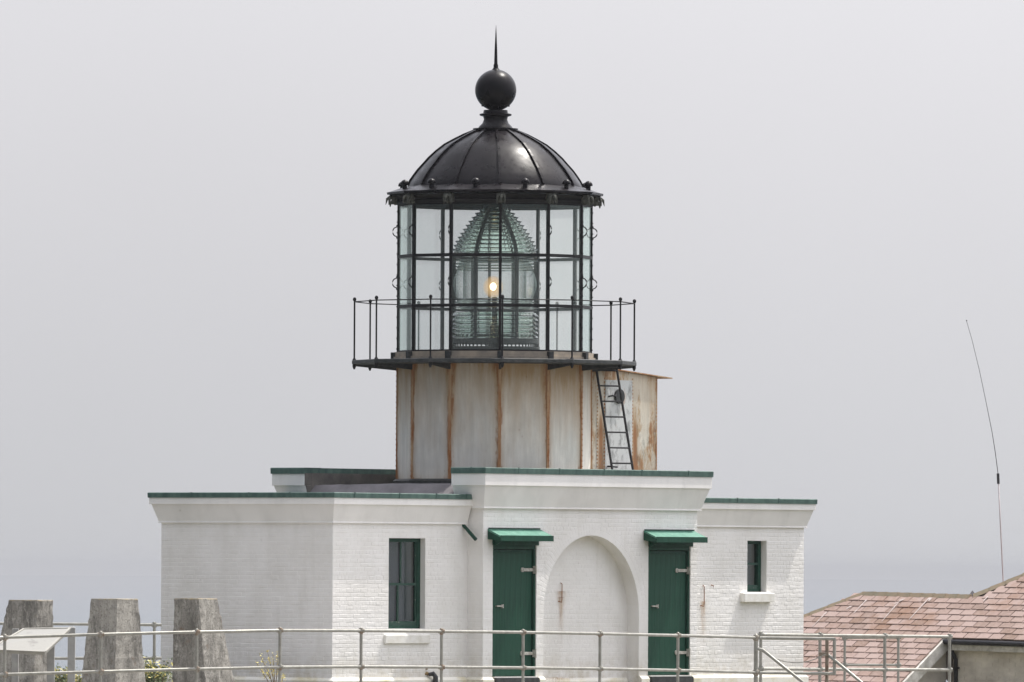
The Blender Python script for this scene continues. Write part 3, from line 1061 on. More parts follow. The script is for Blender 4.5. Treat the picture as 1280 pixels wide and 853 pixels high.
# slightly buckled sheet
NXp, NZp = 8, 16
vs, fs = [], []
rnd = random.Random(5)
for j in range(NZp + 1):
    for i in range(NXp + 1):
        x = -hw + 2 * hw * i / NXp
        z = 3.9 + 2.32 * j / NZp
        y = 0 if i in (0, NXp) else rnd.uniform(-.004, .004)
        vs.append((x, y, z))
for j in range(NZp):
    for i in range(NXp):
        a = j * (NXp + 1) + i
        fs.append((a, a + 1, a + NXp + 2, a + NXp + 1))
pme = pm.add(vs, fs).mesh('drum_panel', True)
sm = MB().box(-.026, .026, -.012, .01, 3.96, 6.2)
for k in range(22):
    for sx_ in (-.018, .018):
        z = 4.0 + k * .1
        sm.hexa([(sx_ - .008, -.022, z - .008), (sx_ + .008, -.022, z - .008), (sx_ + .008, -.022, z + .008), (sx_ - .008, -.022, z + .008)],
                [(sx_ - .010, -.010, z - .010), (sx_ + .010, -.010, z - .010), (sx_ + .010, -.010, z + .010), (sx_ - .010, -.010, z + .010)])
sme = sm.mesh('seam_strip')
for k in range(12):
    az = V0 + 15 + 30 * k
    d_ = ld(az)
    inst('drum_panel', pme, M_drum, LH, (TC[0] + d_.x * ap, TC[1] + d_.y * ap, 0), rz_of(az))
    az = V0 + 30 * k
    d_ = ld(az)
    inst('seam_strip', sme, M_seam, LH, (TC[0] + d_.x * RD, TC[1] + d_.y * RD, 0), rz_of(az))
ring12(MB(), [(RD - .1, 3.8), (RD + .07, 3.8), (RD + .07, 4.015), (RD + .01, 4.05), (RD - .1, 4.05)]).build('drum_base', M_steel, LH, LT)

# gallery deck with slats on brackets
GR = 2.70
ring12(MB(), [(1.6, 6.215), (GR - .02, 6.215), (GR, 6.225), (GR, 6.285), (GR - .02, 6.295), (1.6, 6.295)]).build('gallery_deck', M_steel, LH, LT)
bm_ = MB().hexa([(-.02, -2.66, 6.18), (.02, -2.66, 6.18), (.02, -1.84, 6.10), (-.02, -1.84, 6.10)], [(-.02, -2.66, 6.212), (.02, -2.66, 6.212), (.02, -1.84, 6.212), (-.02, -1.84, 6.212)])
bme = bm_.mesh('bracket')
for k in range(12):
    inst('gallery_bracket', bme, M_steel, LH, LT, rz_of(V0 + 30 * k))
# railing
pm = MB().tube([(0, -2.655, 6.12), (0, -2.655, 7.42)], .0165, 8)
pm.sphere((0, -2.655, 7.445), .034, 10, 8, 1.2)
pm.tube([(0, -2.655, 6.13), (0, -2.655, 6.17), (0, -2.655, 6.215)], [.018, .034, .034], 8)
pm.tube([(0, -2.655, 6.295), (0, -2.655, 6.33)], [.04, .02], 8)
pme2 = pm.mesh('gallery_post', True, 40)
for k in range(12):
    inst('gallery_post', pme2, M_black, LH, LT, rz_of(V0 + 30 * k))
hw2 = 2.655 * math.sin(R(15))
ap2 = 2.655 * math.cos(R(15))
rme = MB().tube([(-hw2, -ap2, 7.40), (hw2, -ap2, 7.40)], .0115, 6).mesh('gallery_rail', True)
for k in range(12):
    inst('gallery_rail', rme, M_black, LH, LT, rz_of(V0 + 15 + 30 * k))
# sill ring under the glass
ring12(MB(), [(1.55, 6.297), (1.93, 6.297), (1.93, 6.36), (1.895, 6.362), (1.895, 6.45), (1.55, 6.45)]).build('lantern_sill', M_ringsill, LH, LT)
sil = MB().box(-.05, .05, -1.965, -1.85, 6.30, 6.445).mesh('sill_joint')
for k in range(12):
    inst('sill_joint', sil, M_steel, LH, LT, rz_of(V0 + 30 * k))
# lantern: mullions, glazing bars, panes, handles
RL = 1.835
apl, hwl = RL * math.cos(R(15)), RL * math.sin(R(15))
ZL = [6.45, 7.31, 8.258, 9.235]
mm = MB().box(-.025, .025, -RL - .018, -RL + .045, 6.45, 9.26)
for k in range(14):
    z = 6.5 + k * .2
    mm.box(-.012, .012, -RL - .030, -RL - .018, z, z + .024)
mme = mm.mesh('mullion')
hmes = []
for zc_ in (7.76, 8.73):
    hd = MB()
    pts = [(0, -RL - .015, zc_ - .13), (0, -RL - .03, zc_ - .115)] + [(0, -RL - .03 - .075 * math.sin(math.pi * q / 8), zc_ - .088 * math.cos(math.pi * q / 8)) for q in range(9)] + [(0, -RL - .03, zc_ + .115), (0, -RL - .015, zc_ + .13)]
    hd.tube(pts, .012, 6)
    hmes.append(hd.mesh('hand_ring', True))
barmes = [MB().box(-hwl, hwl, -apl - .022, -apl + .03, z - .029, z + .029).mesh('glazing_bar') for z in ZL[1:3]]
barmes += [MB().box(-hwl, hwl, -apl - .012, -apl + .03, z - .014, z + .014).mesh('glazing_bar') for z in (ZL[0] + .015, ZL[3] - .01)]
pmes = [MB().box(-hwl + .01, hwl - .01, -apl - .003, -apl + .003, a + .012, b - .012).mesh('pane') for a, b in zip(ZL, ZL[1:])]
for k in range(12):
    mo = inst('mullion', mme, M_black, LH, LT, rz_of(V0 + 30 * k))
    for hme in hmes:
        inst('hand_ring', hme, M_black, mo, (0, 0, 0), 0)
    r_ = rz_of(V0 + 15 + 30 * k)
    for bme_ in barmes:
        inst('glazing_bar', bme_, M_black, LH, LT, r_)
    for pme_ in pmes:
        inst('lantern_pane', pme_, M_pane, LH, LT, r_)
# curb of the lantern roof, eave and dome
ring12(MB(), [(1.72, 9.24), (1.88, 9.24), (1.90, 9.30), (1.87, 9.33), (1.93, 9.40), (1.72, 9.42)]).build('roof_curb', M_black, LH, LT)
ring12(MB(), [(1.60, 9.425), (1.98, 9.420), (2.05, 9.435), (2.055, 9.475), (1.99, 9.492), (1.66, 9.60), (1.60, 9.60)]).build('eave', M_dome, LH, LT)
PX = 66.0
prof = [(1.665, 9.54), (1.65, 9.60), (1.605, 9.69), (1.53, 9.80), (1.455, 9.90), (1.355, 10.01), (1.25, 10.13), (1.11, 10.26), (.95, 10.385), (.76, 10.49), (.58, 10.58), (.42, 10.645), (.36, 10.665)]
# each dome gore is one of twelve pieces, gently rounded between the ribs
dg = MB()
nseg = 5
vs, fs = [], []
for r_, z_ in prof:
    for i in range(nseg + 1):
        a = R(-15 + 30 * i / nseg)
        vs.append((r_ * math.sin(a), -r_ * math.cos(a), z_))
for j in range(len(prof) - 1):
    for i in range(nseg):
        a = j * (nseg + 1) + i
        fs.append((a, a + 1, a + nseg + 2, a + nseg + 1))
dme = dg.add(vs, fs).mesh('dome_panel', True)
for me in (dme,):
    pass
rb = MB()
pts = [(r_ + .030, z_ + .020) for r_, z_ in prof[1:]]
for (ra, za), (rb_, zb_) in zip(pts, pts[1:]):
    rb.hexa([(-.023, -ra, za), (.023, -ra, za), (.023, -ra + .06, za - .04), (-.023, -ra + .06, za - .04)],
            [(-.023, -rb_, zb_), (.023, -rb_, zb_), (.023, -rb_ + .06, zb_ - .04), (-.023, -rb_ + .06, zb_ - .04)])
rbm = rb.mesh('dome_rib')
bv = MB()
bv.tube([(0, -1.80, 9.52), (0, -1.80, 9.63)], .045, 10)
bv.lathe([(.001, 9.60), (.078, 9.605), (.084, 9.625), (.072, 9.66), (.042, 9.69), (.001, 9.705)], 14, (0, -1.80))
bvm = bv.mesh('ball_vent', True, 50)
lf = MB()
lf.box(-.085, .085, -1.96, -1.86, 9.25, 9.415)
for sx_ in (-.05, 0, .05):
    for q, (ro, zz) in enumerate(((1.97, 9.40), (2.02, 9.34), (2.06, 9.27))):
        pass
    lf.tube([(sx_ * .6, -1.90, 9.33), (sx_ * .9, -1.99, 9.40), (sx_ * 1.2, -2.05 + abs(sx_), 9.35), (sx_ * 1.6, -2.075 + abs(sx_) * 1.2, 9.24)], [.04, .035, .028, .004], 6)
    lf.tube([(sx_ * .6, -1.88, 9.25), (sx_ * 1.1, -1.955, 9.32), (sx_ * 1.4, -1.985, 9.27), (sx_ * 1.5, -1.99, 9.20)], [.03, .03, .022, .004], 6)
lfm = lf.mesh('leaf_ornament')
for k in range(12):
    inst('dome_rib', rbm, M_dome, LH, LT, rz_of(V0 + 30 * k))
    inst('leaf_ornament', lfm, M_corbel, LH, LT, rz_of(V0 + 30 * k))
    inst('dome_panel', dme, M_dome, LH, LT, rz_of(V0 + 15 + 30 * k))
    inst('ball_vent', bvm, M_dome, LH, LT, rz_of(V0 + 15 + 30 * k))
MB().lathe([(.001, 10.665), (.425, 10.665), (.43, 10.70), (.33, 10.705), (.315, 10.735), (.25, 10.80), (.222, 10.87), (.235, 10.925), (.30, 10.945), (.305, 10.975), (.235, 10.995), (.225, 11.05), (.001, 11.06)], 40).build('ball_neck', M_dome, LH, LT, smooth=True, auto=40)
MB().sphere((0, 0, 11.43), .392, 48, 28).build('finial_ball', M_dome, LH, LT, smooth=True)
ri = MB()
for k in range(24):
    a = 2 * math.pi * k / 24
    ri.sphere((.262 * math.sin(a), -.262 * math.cos(a), 11.13), .012, 6, 4)
ri.build('rivets', M_dome, LH, LT, kind='stuff')
MB().lathe([(.001, 11.78), (.092, 11.80), (.06, 11.835), (.045, 11.86), (.046, 11.90), (.034, 11.93), (.026, 12.2), (.012, 12.5), (.002, 12.66)], 14).build('spike', M_dome, LH, LT, smooth=True, auto=50)
# inside of the lantern: floor and drum lining
MB().lathe([(.001, 6.30), (1.6, 6.30)], 36).build('lantern_floor', M_steel, LH, LT)

# ------------------------------------------------------------------ annex beside the drum
AX = (9.90, 1.02, 0)
an = MB()
for i in range(2):
    pass
zr = lambda x: 6.20 - .078 * (x - (9.23 - 9.90))
xa, xb = -1.6, 1.23
an.hexa([(xa, 0, 3.8), (xb, 0, 3.8), (xb, 1.5, 3.8), (xa, 1.5, 3.8)], [(xa, 0, zr(xa)), (xb, 0, zr(xb)), (xb, 1.5, zr(xb)), (xa, 1.5, zr(xa))])
ANX = an.build('iron_annex', M_annex, LH, AX)
MB().hexa([(xa, -.06, zr(xa) + .004), (xb + .40, -.06, zr(xb + .4) + .004), (xb + .40, 1.56, zr(xb + .4) + .004), (xa, 1.56, zr(xa) + .004)],
          [(xa, -.06, zr(xa) + .024), (xb + .40, -.06, zr(xb + .4) + .024), (xb + .40, 1.56, zr(xb + .4) + .024), (xa, 1.56, zr(xa) + .024)]).build('annex_roof', M_seam, ANX)
MB().box(-.42, .42, -.016, -.001, 3.9, 5.97).build('annex_door', M_annexdoor, ANX)
fb = MB()
for z in [3.95 + .07 * q for q in range(30)]:
    for x in (-.44, .44, -.66, xb - .03):
        fb.box(x - .012, x + .012, -.012, -.001, z, z + .03)
fb.build('rivet_rows', M_seam, ANX, kind='stuff')
MB().tube([(-.02, -.02, 5.66), (-.02, -.065, 5.66)], .14, 24).build('round_vent', M_steel, ANX, smooth=True, auto=40)
MB().tube([(-.36, -.03, 5.65), (-.30, -.09, 5.67), (-.22, -.09, 5.66), (-.12, -.05, 5.71)], .018, 6).build('annex_handle', M_black, ANX)
MB().tube([(-.36, -.02, 4.32), (-.36, -.10, 4.32), (-.16, -.10, 4.31)], .018, 6).build('annex_latch', M_black, ANX)

# ------------------------------------------------------------------ ladder from the roof to the gallery
TWC = to_world(TC[0], TC[1], 0)
dl = Vector((math.sin(R(45)), -math.cos(R(45)), 0))
wl = Vector((math.cos(R(45)), math.sin(R(45)), 0))
ladder = thing('ladder', 'black iron ladder leaning from the flat roof up to the gallery', 'ladder', TWC + Vector((2.49, .60, 3.98)))
topv = Vector((-.37, .37, 2.28))
lad = MB()
for s_ in (-1, 1):
    lad = MB().bar(wl * s_ * .28, wl * s_ * .28 + topv, .034, .03, wl)
    lad.build('side_rail', M_black, ladder)
for k in range(8):
    q = topv * ((.10 + k * .295) / 2.28)
    MB().tube([q - wl * .28, q + wl * .28], .018, 6).build('rung', M_black, ladder)

# ------------------------------------------------------------------ Fresnel lens standing in the lantern
LC = TWC
lens = thing('fresnel_lens', 'tall beehive glass Fresnel lens with lit lamp inside the lantern room', 'lens', LC + Vector((0, 0, 6.30)))
lz = lambda y: EYE_Z + (711.9 - y) / PX - 6.30


def lens_r(y):
    pts = [(257, 13), (268, 22.5), (278, 30.5), (288, 37.5), (297, 43.5), (306, 48.5), (318, 52), (324, 53)]
    for (a, ra), (b, rb2) in zip(pts, pts[1:]):
        if a <= y <= b:
            return (ra + (rb2 - ra) * (y - a) / (b - a)) / PX
    return 54 / PX


y = 318.0
while y > 259:
    r_ = lens_r(y)
    z = lz(y)
    MB().lathe([(r_ + .048, z + .018), (r_ - .002, z - .040), (r_ - .085, z - .034), (r_ - .04, z + .036)], 48, closed=True).build('prism_ring', M_lens, lens)
    y -= 5.0
# central belt: one bulging drum of clear glass between thin frames
bp, bi = [], []
for q in range(17):
    y = 387 - q * 3.9
    b_ = math.cos((q - 8) / 8.0 * math.pi / 2)
    bp.append((.64 + .155 * b_, lz(y)))
    bi.append((.60, lz(y)))
MB().lathe(bp + bi[::-1], 64, closed=True).build('belt_lens', M_belt, lens, smooth=True, auto=40)
for q in range(4):
    for y in (326.5 + q * 3.6, 385.5 - q * 3.6):
        z = lz(y)
        r_ = .80 - q * .012
        MB().lathe([(r_ + .02, z), (r_ - .015, z - .012), (r_ - .015, z + .012)], 48, closed=True).build('prism_ring', M_lens, lens)
for q in range(6):
    y = 394 + q * 5.4
    z = lz(y)
    r_ = .80
    MB().lathe([(r_ + .04, z - .030), (r_ - .02, z + .040), (r_ - .10, z + .036), (r_ - .05, z - .034)], 48, closed=True).build('prism_ring', M_lens, lens)
# bronze frames
rib = MB()
fp = [(lens_r(max(y_, 258.5)) * 1.0 - .01, lz(y_)) for y_ in range(318, 257, -6)]
fp = [(.80, lz(424)), (.80, lz(324))] + fp
for (ra, za), (rb2, zb2) in zip(fp, fp[1:]):
    rib.hexa([(-.028, -ra + .0, za), (.028, -ra + .0, za), (.028, -ra + .06, za), (-.028, -ra + .06, za)],
             [(-.028, -rb2 + .0, zb2), (.028, -rb2 + .0, zb2), (.028, -rb2 + .06, zb2), (-.028, -rb2 + .06, zb2)])
ribm = rib.mesh('frame_rib')
for k in range(6):
    o = inst('frame_rib', ribm, M_brass, lens, (0, 0, 0), R(2.5 + 30 + 60 * k))
MB().lathe([(.14, lz(257)), (.22, lz(257)), (.22, lz(262)), (.14, lz(262))], 32, closed=True).build('top_ring', M_brass, lens)
for ya in (321.5, 388.5, 426):
    MB().lathe([(.74, lz(ya) - .012), (.80, lz(ya) - .012), (.80, lz(ya) + .012), (.74, lz(ya) + .012)], 48, closed=True).build('band_ring', M_brass, lens)
MB().lathe([(.70, lz(430)), (.84, lz(430)), (.84, lz(424)), (.70, lz(424))], 48, closed=True).lathe([(.001, lz(437)), (.86, lz(437)), (.86, lz(434)), (.001, lz(434))], 48).build('turntable', M_brass, lens)
bl = MB()
for k in range(60):
    a = 2 * math.pi * k / 60
    bl.bar((.8 * math.cos(a), .8 * math.sin(a), lz(434)), (.8 * math.cos(a), .8 * math.sin(a), lz(430)), .02, .02, (math.cos(a), math.sin(a), 0))
bl.build('baluster', M_brass, lens, kind='stuff')
MB().lathe([(.001, .02), (.5, .02), (.5, .13), (.10, .14), (.085, .6), (.05, .62), (.05, lz(372)), (.001, lz(371))], 20).build('lamp_stand', M_brass, lens)
MB().sphere((-.03, 0, lz(358.5)), .062, 20, 12, 1.2).build('lamp', M_glow, lens, smooth=True)
t = NT('lamp_halo_glow')  # added see-through glowing shell, imitates the soft halo around the lamp
t.t.nodes.remove(t.b)
tr = t.n('ShaderNodeBsdfTransparent')
em = t.n('ShaderNodeEmission')
em.inputs['Color'].default_value = (1.0, .62, .25, 1)
em.inputs['Strength'].default_value = 1.1
lw = t.n('ShaderNodeLayerWeight')
fac = t.math('MULTIPLY', t.math('POWER', t.math('SUBTRACT', 1.0, lw.outputs['Facing']), 1.7), .5)
mx = t.n('ShaderNodeMixShader')
t.l(fac, mx.inputs[0])
t.l(tr.outputs[0], mx.inputs[1])
t.l(em.outputs[0], mx.inputs[2])
t.l(mx.outputs[0], t.t.nodes['Material Output'].inputs['Surface'])
MB().sphere((-.03, 0, lz(359)), .20, 24, 14, 1.1).build('lamp_halo', t.m, lens, smooth=True)

# ------------------------------------------------------------------ hose tap at the wall
p = to_world(3.15, -.02, .55)
tap = thing('wall_tap', 'brass garden tap and black pipe at the foot of the white wall', 'tap', (p.x, p.y, 0))
q0 = at(530, 843, p.y - .3) - Vector((p.x, p.y, 0))
M_brassy = mottled('old_brass', (.32, .22, .09), (.2, .13, .06), 20, .5, metallic=.5)
MB().tube([q0 + Vector((-.03, 0, -.04)), q0, q0 + Vector((.05, .02, .02)), q0 + Vector((.09, .02, .0))], [.028, .035, .03, .028], 8).tube([q0 + Vector((.02, 0, .03)), q0 + Vector((.03, 0, .10))], .01, 6).tube([q0 + Vector((-.01, 0, .09)), q0 + Vector((.07, 0, .10))], .014, 6).build('tap', M_brassy, tap)
MB().tube([q0 + Vector((.08, .02, -.005)), q0 + Vector((.17, .02, .01)), q0 + Vector((.215, .02, -.05)), q0 + Vector((.22, .02, -q0.z))], [.032, .048, .05, .05], 10).build('pipe', M_black_plastic, tap, smooth=True, auto=50)

# ------------------------------------------------------------------ concrete pillars in front of the left wing
def pillar(label, Y, tops, bots, ytop, zg=0.0):
    """tops / bots: image x of left edge, corner, right edge at the top and at y = 853"""
    cen = at((tops[0] + tops[2]) / 2, ytop, Y + .35)
    base = Vector((cen.x, cen.y, 0))
    root = thing('concrete_pillar', label, 'pillar', base, 0, 'tapered concrete pillars beside the lighthouse')
    fr = (853 - ytop)
    # depth offsets of side edges follow the face turn (corner nearest)
    def quad(xs, y, k):
        c = at(xs[1], y, Y)
        l = at(xs[0], y, Y + (xs[1] - xs[0]) / 79.0 * .9)
        r = at(xs[2], y, Y + (xs[2] - xs[1]) / 79.0 * 1.1)
        b = l + r - c
        return [l, c, r, b]
    top = quad(tops, ytop, 0)
    zt = sum(v_.z for v_ in top) / 4
    for v_ in top:
        v_.z = zt
    lo = quad(bots, 853, 1)
    bot = []
    for a, b in zip(top, lo):
        d_ = b - a
        bot.append(a + d_ * ((a.z - zg) / (a.z - b.z)))
    NZ = 26
    vs, fs = [], []
    rn = random.Random(int(Y * 10))
    NE = 6
    for j in range(NZ + 1):
        t_ = j / NZ
        cs = [a.lerp(b, 1 - t_) - base for a, b in zip(bot, top)][::1]
        cs = [b_.lerp(a_, t_) - base for a_, b_ in zip(top, bot)]
        for e_ in range(4):
            a_, b_ = cs[e_], cs[(e_ + 1) % 4]
            for s_ in range(NE):
                p_ = a_.lerp(b_, s_ / NE)
                w_ = .004 if s_ else .010
                vs.append(p_ + Vector((rn.uniform(-w_, w_), rn.uniform(-w_, w_), rn.uniform(-.004, .004) if 0 < j < NZ else 0)))
    n4 = 4 * NE
    for j in range(NZ):
        for k in range(n4):
            k2 = (k + 1) % n4
            fs.append((j * n4 + k, j * n4 + k2, (j + 1) * n4 + k2, (j + 1) * n4 + k))
    fs.append(tuple(range(NZ * n4, NZ * n4 + n4)))
    fs.append(tuple(reversed(range(n4))))
    MB().add(vs, fs).build('shaft', M_conc, root)
    tp = [v_ - base for v_ in top]
    c_ = sum(tp, Vector()) / 4
    ins = [c_ + (v_ - c_) * 1.01 + Vector((0, 0, -.012)) for v_ in tp]
    ins2 = [c_ + (v_ - c_) * .97 + Vector((0, 0, .006)) for v_ in tp]
    MB().hexa(ins, ins2).build('lichened_top', M_lichen, root)


pillar('weathered grey concrete pillar leftmost, behind the slanted information panel', 166, (11, 47, 66.5), (-14, 42, 66.5), 750.5)
pillar('lichen speckled concrete pillar with dark left face, middle of the three', 163, (114, 146, 172.5), (101, 144, 182), 749)
pillar('concrete pillar in front of the shaded white wall, right side flaring outwards', 160, (217.5, 248, 271.5), (216, 257, 293), 748.5)

# ------------------------------------------------------------------ front guard rail
posts = [(-110, 802.5, 848.5, 148.3), (6, 797, 843.3, 149), (126, 793.2, 839.8, 149.3), (246, 790.3, 836.5, 149.8), (350, 788.3, 834.2, 150.8), (451.5, 788.6, 833.6, 152.2),
         (552, 789.5, 834.2, 153.6), (654, 790.7, 835, 155.2), (750, 792.4, 836.2, 156.8), (847.5, 794.6, 838.2, 158.6), (945, 797.2, 840.8, 160.4)]
b0 = at(posts[0][0], posts[0][1], posts[0][3])
rail = thing('guard_rail', 'long two-bar galvanised pipe railing crossing in front of the lighthouse', 'railing', (b0.x, b0.y, .06))
bo = Vector((b0.x, b0.y, .06))
prev = None
pr = .0235
for i, (x, yt, ym, Y) in enumerate(posts):
    t1, m1 = at(x, yt, Y) - bo, at(x, ym, Y) - bo
    big = 1.45 if i == len(posts) - 1 else 1.0
    MB().tube([(t1.x, t1.y, 0), (t1.x, t1.y, t1.z + .025)], pr * big, 10).sphere((t1.x, t1.y, t1.z + .028), pr * big, 10, 6).build('post', M_pipe, rail, smooth=True, auto=45)
    for q in (t1, m1):
        fm = MB()
        fm.tube([(q.x, q.y, q.z - .05), (q.x, q.y, q.z - .03), (q.x, q.y, q.z + .03), (q.x, q.y, q.z + .045)], [pr * big * 1.02, pr * big * 1.35, pr * big * 1.35, pr * big * 1.02], 10)
        fm.tube([(q.x - .05, q.y, q.z), (q.x + .05, q.y, q.z)], pr * 1.3, 10)
        fm.build('fitting', M_fit, rail, smooth=True, auto=45)
    if prev:
        MB().tube([prev[0], t1], pr, 10).build('top_bar', M_pipe, rail, smooth=True, auto=45)
        MB().tube([prev[1], m1], pr, 10).build('middle_bar', M_pipe, rail, smooth=True, auto=45)
    prev = (t1, m1)

# gate panel at the right end of the rail
g0 = at(945, 797.4, 160.4)
go = Vector((g0.x, g0.y, .06))
gate = thing('railing_gate', 'pipe gate panel with sagging wire at the end of the front railing', 'gate', go)
YG = 160.6


def gp(x, y, Y=YG):
    return at(x, y, Y) - go


MB().tube([gp(950, 797.8), gp(1043, 798.8)], .027, 10).tube([gp(950, 841.5), gp(1043, 842.2)], .025, 10).tube([gp(1043, 797.5), gp(1043, 844)], .026, 10).build('gate_frame', M_pipe, gate, smooth=True, auto=45)
p_ = gp(1034, 798)
MB().tube([(p_.x, p_.y + .1, 0), (p_.x, p_.y + .1, p_.z - .02)], .028, 8).build('hinge_post', M_pipe_old, gate)
p_ = gp(1032, 818)
MB().box(p_.x - .10, p_.x + .03, p_.y + .05, p_.y + .12, p_.z - .03, p_.z + .03).build('hinge_bracket', M_pipe_old, gate, bevel=.005)
MB().tube([gp(948, 811.5, 160.3), gp(953, 812.5, 160.2), gp(1012, 860, 160.2)], .025, 8).build('brace', M_pipe, gate, smooth=True, auto=60)
MB().tube([gp(1034, 818, 160.8), gp(1039, 822, 160.6), gp(1092, 866, 160.4)], .025, 8).build('brace', M_pipe, gate, smooth=True, auto=60)
wp = []
for k in range(13):
    t_ = k / 12
    wp.append(gp(950 + 82 * t_, 813 + 5 * t_ + 4 * 13 * t_ * (1 - t_), 160.5))
MB().tube(wp, .007, 5).build('wire', M_wire, gate)


def plain_rail(name, label, tops, mids, Yf, pst, extra_end=True, r_=.026, yb=None, group=None):
    """straight pipe fence: tops/mids (x, y) pairs of the bar ends, Yf depth as a function of x"""
    o0 = at(tops[0][0], tops[0][1], Yf(tops[0][0]))
    o0 = Vector((o0.x, o0.y, 0))
    rt = thing(name, label, 'railing', o0, 0, group)
    T = [at(x, y, Yf(x)) - o0 for x, y in tops]
    Mi = [at(x, y, Yf(x)) - o0 for x, y in mids]
    for a, b in zip(T, T[1:]):
        MB().tube([a, b], r_, 10).build('top_bar', M_pipe, rt, smooth=True, auto=45)
    for a, b in zip(Mi, Mi[1:]):
        MB().tube([a, b], r_, 10).build('middle_bar', M_pipe, rt, smooth=True, auto=45)
    for x in pst:
        for (xa_, ya_), (xb_, yb_) in zip(tops, tops[1:]):
            if xa_ - 1 <= x <= xb_ + 1:
                yy = ya_ + (yb_ - ya_) * (x - xa_) / (xb_ - xa_)
        for (xa_, ya_), (xb_, yb_) in zip(mids, mids[1:]):
            if xa_ - 1 <= x <= xb_ + 1:
                ym_ = ya_ + (yb_ - ya_) * (x - xa_) / (xb_ - xa_)
        q = at(x, yy, Yf(x)) - o0
        qm = at(x, ym_, Yf(x)) - o0
        mb_ = MB().tube([(q.x, q.y, 0), (q.x, q.y, q.z + .02)], r_, 10).sphere((q.x, q.y, q.z + .022), r_ * 1.15, 8, 6)
        for w_ in (q, qm):
            mb_.tube([(w_.x, w_.y, w_.z - .045), (w_.x, w_.y, w_.z + .045)], r_ * 1.35, 10)
            mb_.tube([(w_.x - .05, w_.y, w_.z), (w_.x + .05, w_.y, w_.z)], r_ * 1.25, 10)
        mb_.build('post', M_pipe, rt, smooth=True, auto=45)
    return rt


plain_rail('guard_rail', 'galvanised pipe railing before the tiled roof, ending at the gutter corner', [(951, 793.6), (1188, 796.2)], [(951, 836.4), (1188, 837.6)], lambda x: 166 + (x - 950) * .012, [951, 1025, 1106, 1187])
plain_rail('guard_rail', 'thin pale railing section seen behind the right-hand rail, over the tiles', [(1056, 797.5), (1123, 797)], [(1056, 831.5), (1123, 831.5)], lambda x: 176, [1056, 1123], r_=.022)
plain_rail('guard_rail', 'pipe railing in the distance behind the concrete pillars at the left', [(-60, 779.0), (202, 781.4)], [(-60, 823.5), (202, 823)], lambda x: 178, [-50, 50, 193])

# ------------------------------------------------------------------ information panel and its posts
c00 = [at(-14, 812, 153.2), at(56, 815, 153.0), at(87.5, 785.3, 154.1), at(30, 786.3, 154.4)]
o0 = Vector((c00[1].x, c00[1].y, .06))
sg = thing('information_panel', 'slanted cream information panel on grey posts at the far left', 'sign', o0)
q = [v_ - o0 for v_ in c00]
nrm = (q[1] - q[0]).cross(q[3] - q[0]).normalized()
if nrm.z < 0:
    nrm = -nrm
MB().hexa([v_ - nrm * .05 for v_ in q], [v_ - nrm * .004 for v_ in q]).build('tray', M_signframe, sg, bevel=.004)
cq = sum(q, Vector()) / 4
MB().hexa([cq + (v_ - cq) * .95 - nrm * .003 for v_ in q], [cq + (v_ - cq) * .95 + nrm * .002 for v_ in q]).build('panel_face', M_sign, sg)
for a, b in zip(q, q[1:] + q[:1]):
    MB().bar(a + nrm * .002, b + nrm * .002, .035, .014, nrm).build('frame_edge', M_signframe, sg)
for x, yt, wd, Y in ((63.5, 803, .11, 153.5), (19, 786, .10, 154.8)):
    p_ = at(x, yt, Y) - o0
    MB().box(p_.x - wd / 2, p_.x + wd / 2, p_.y, p_.y + .1, 0, p_.z).build('leg', M_post, sg, bevel=.006)
p_ = at(89.5, 785.5, 155.5)
MB().box(-.055, .055, -.055, .055, 0, p_.z - .06).hexa([(-.06, -.06, p_.z - .06), (.06, -.06, p_.z - .06), (.06, .06, p_.z - .06), (-.06, .06, p_.z - .06)],
    [(-.03, -.03, p_.z - .03), (.03, -.03, p_.z - .03), (.03, .03, p_.z - .03), (-.03, .03, p_.z - .03)]).build('leg', M_post, sg, loc=(p_.x - o0.x, p_.y - o0.y, 0), bevel=.004)


# ------------------------------------------------------------------ plants
def leaf(mb, p, s, rn):
    d_ = Vector((rn.gauss(0, 1), rn.gauss(0, 1), rn.gauss(0, 1))).normalized()
    e_ = d_.orthogonal().normalized()
    f_ = d_.cross(e_)
    mb.add([p - d_ * s, p + e_ * s * .45, p + d_ * s, p - e_ * s * .45 + f_ * s * .1], [(0, 1, 2, 3)])


def bush(label, x, y, Y, r_, seed, nflow=60):
    p_ = at(x, y, Y)
    rt = thing('flowering_shrub', label, 'shrub', (p_.x, p_.y, 0))
    rn = random.Random(seed)
    st, lv, fl = MB(), MB(), MB()
    for k in range(26):
        a = rn.uniform(0, 6.283)
        rr = r_ * rn.uniform(.2, 1)
        tip = Vector((rr * math.cos(a), rr * math.sin(a), p_.z * rn.uniform(.75, 1.0) - rr * .35))
        mid = tip * .5 + Vector((rn.uniform(-.05, .05), rn.uniform(-.05, .05), 0))
        st.tube([(0, 0, 0), mid, tip], [.012, .008, .004], 5)
        for q_ in range(60):
            c_ = mid.lerp(tip, rn.uniform(-.2, 1.05)) + Vector((rn.gauss(0, .07), rn.gauss(0, .07), rn.gauss(0, .06)))
            leaf(lv, c_, rn.uniform(.02, .04), rn)
        for q_ in range(nflow // 12):
            leaf(fl, tip + Vector((rn.gauss(0, .06), rn.gauss(0, .06), rn.gauss(0, .05))), rn.uniform(.022, .035), rn)
    st.build('stems', M_twig, rt)
    lv.build('foliage', M_leaf, rt, kind='stuff')
    fl.build('flowers', M_yellow, rt, kind='stuff')


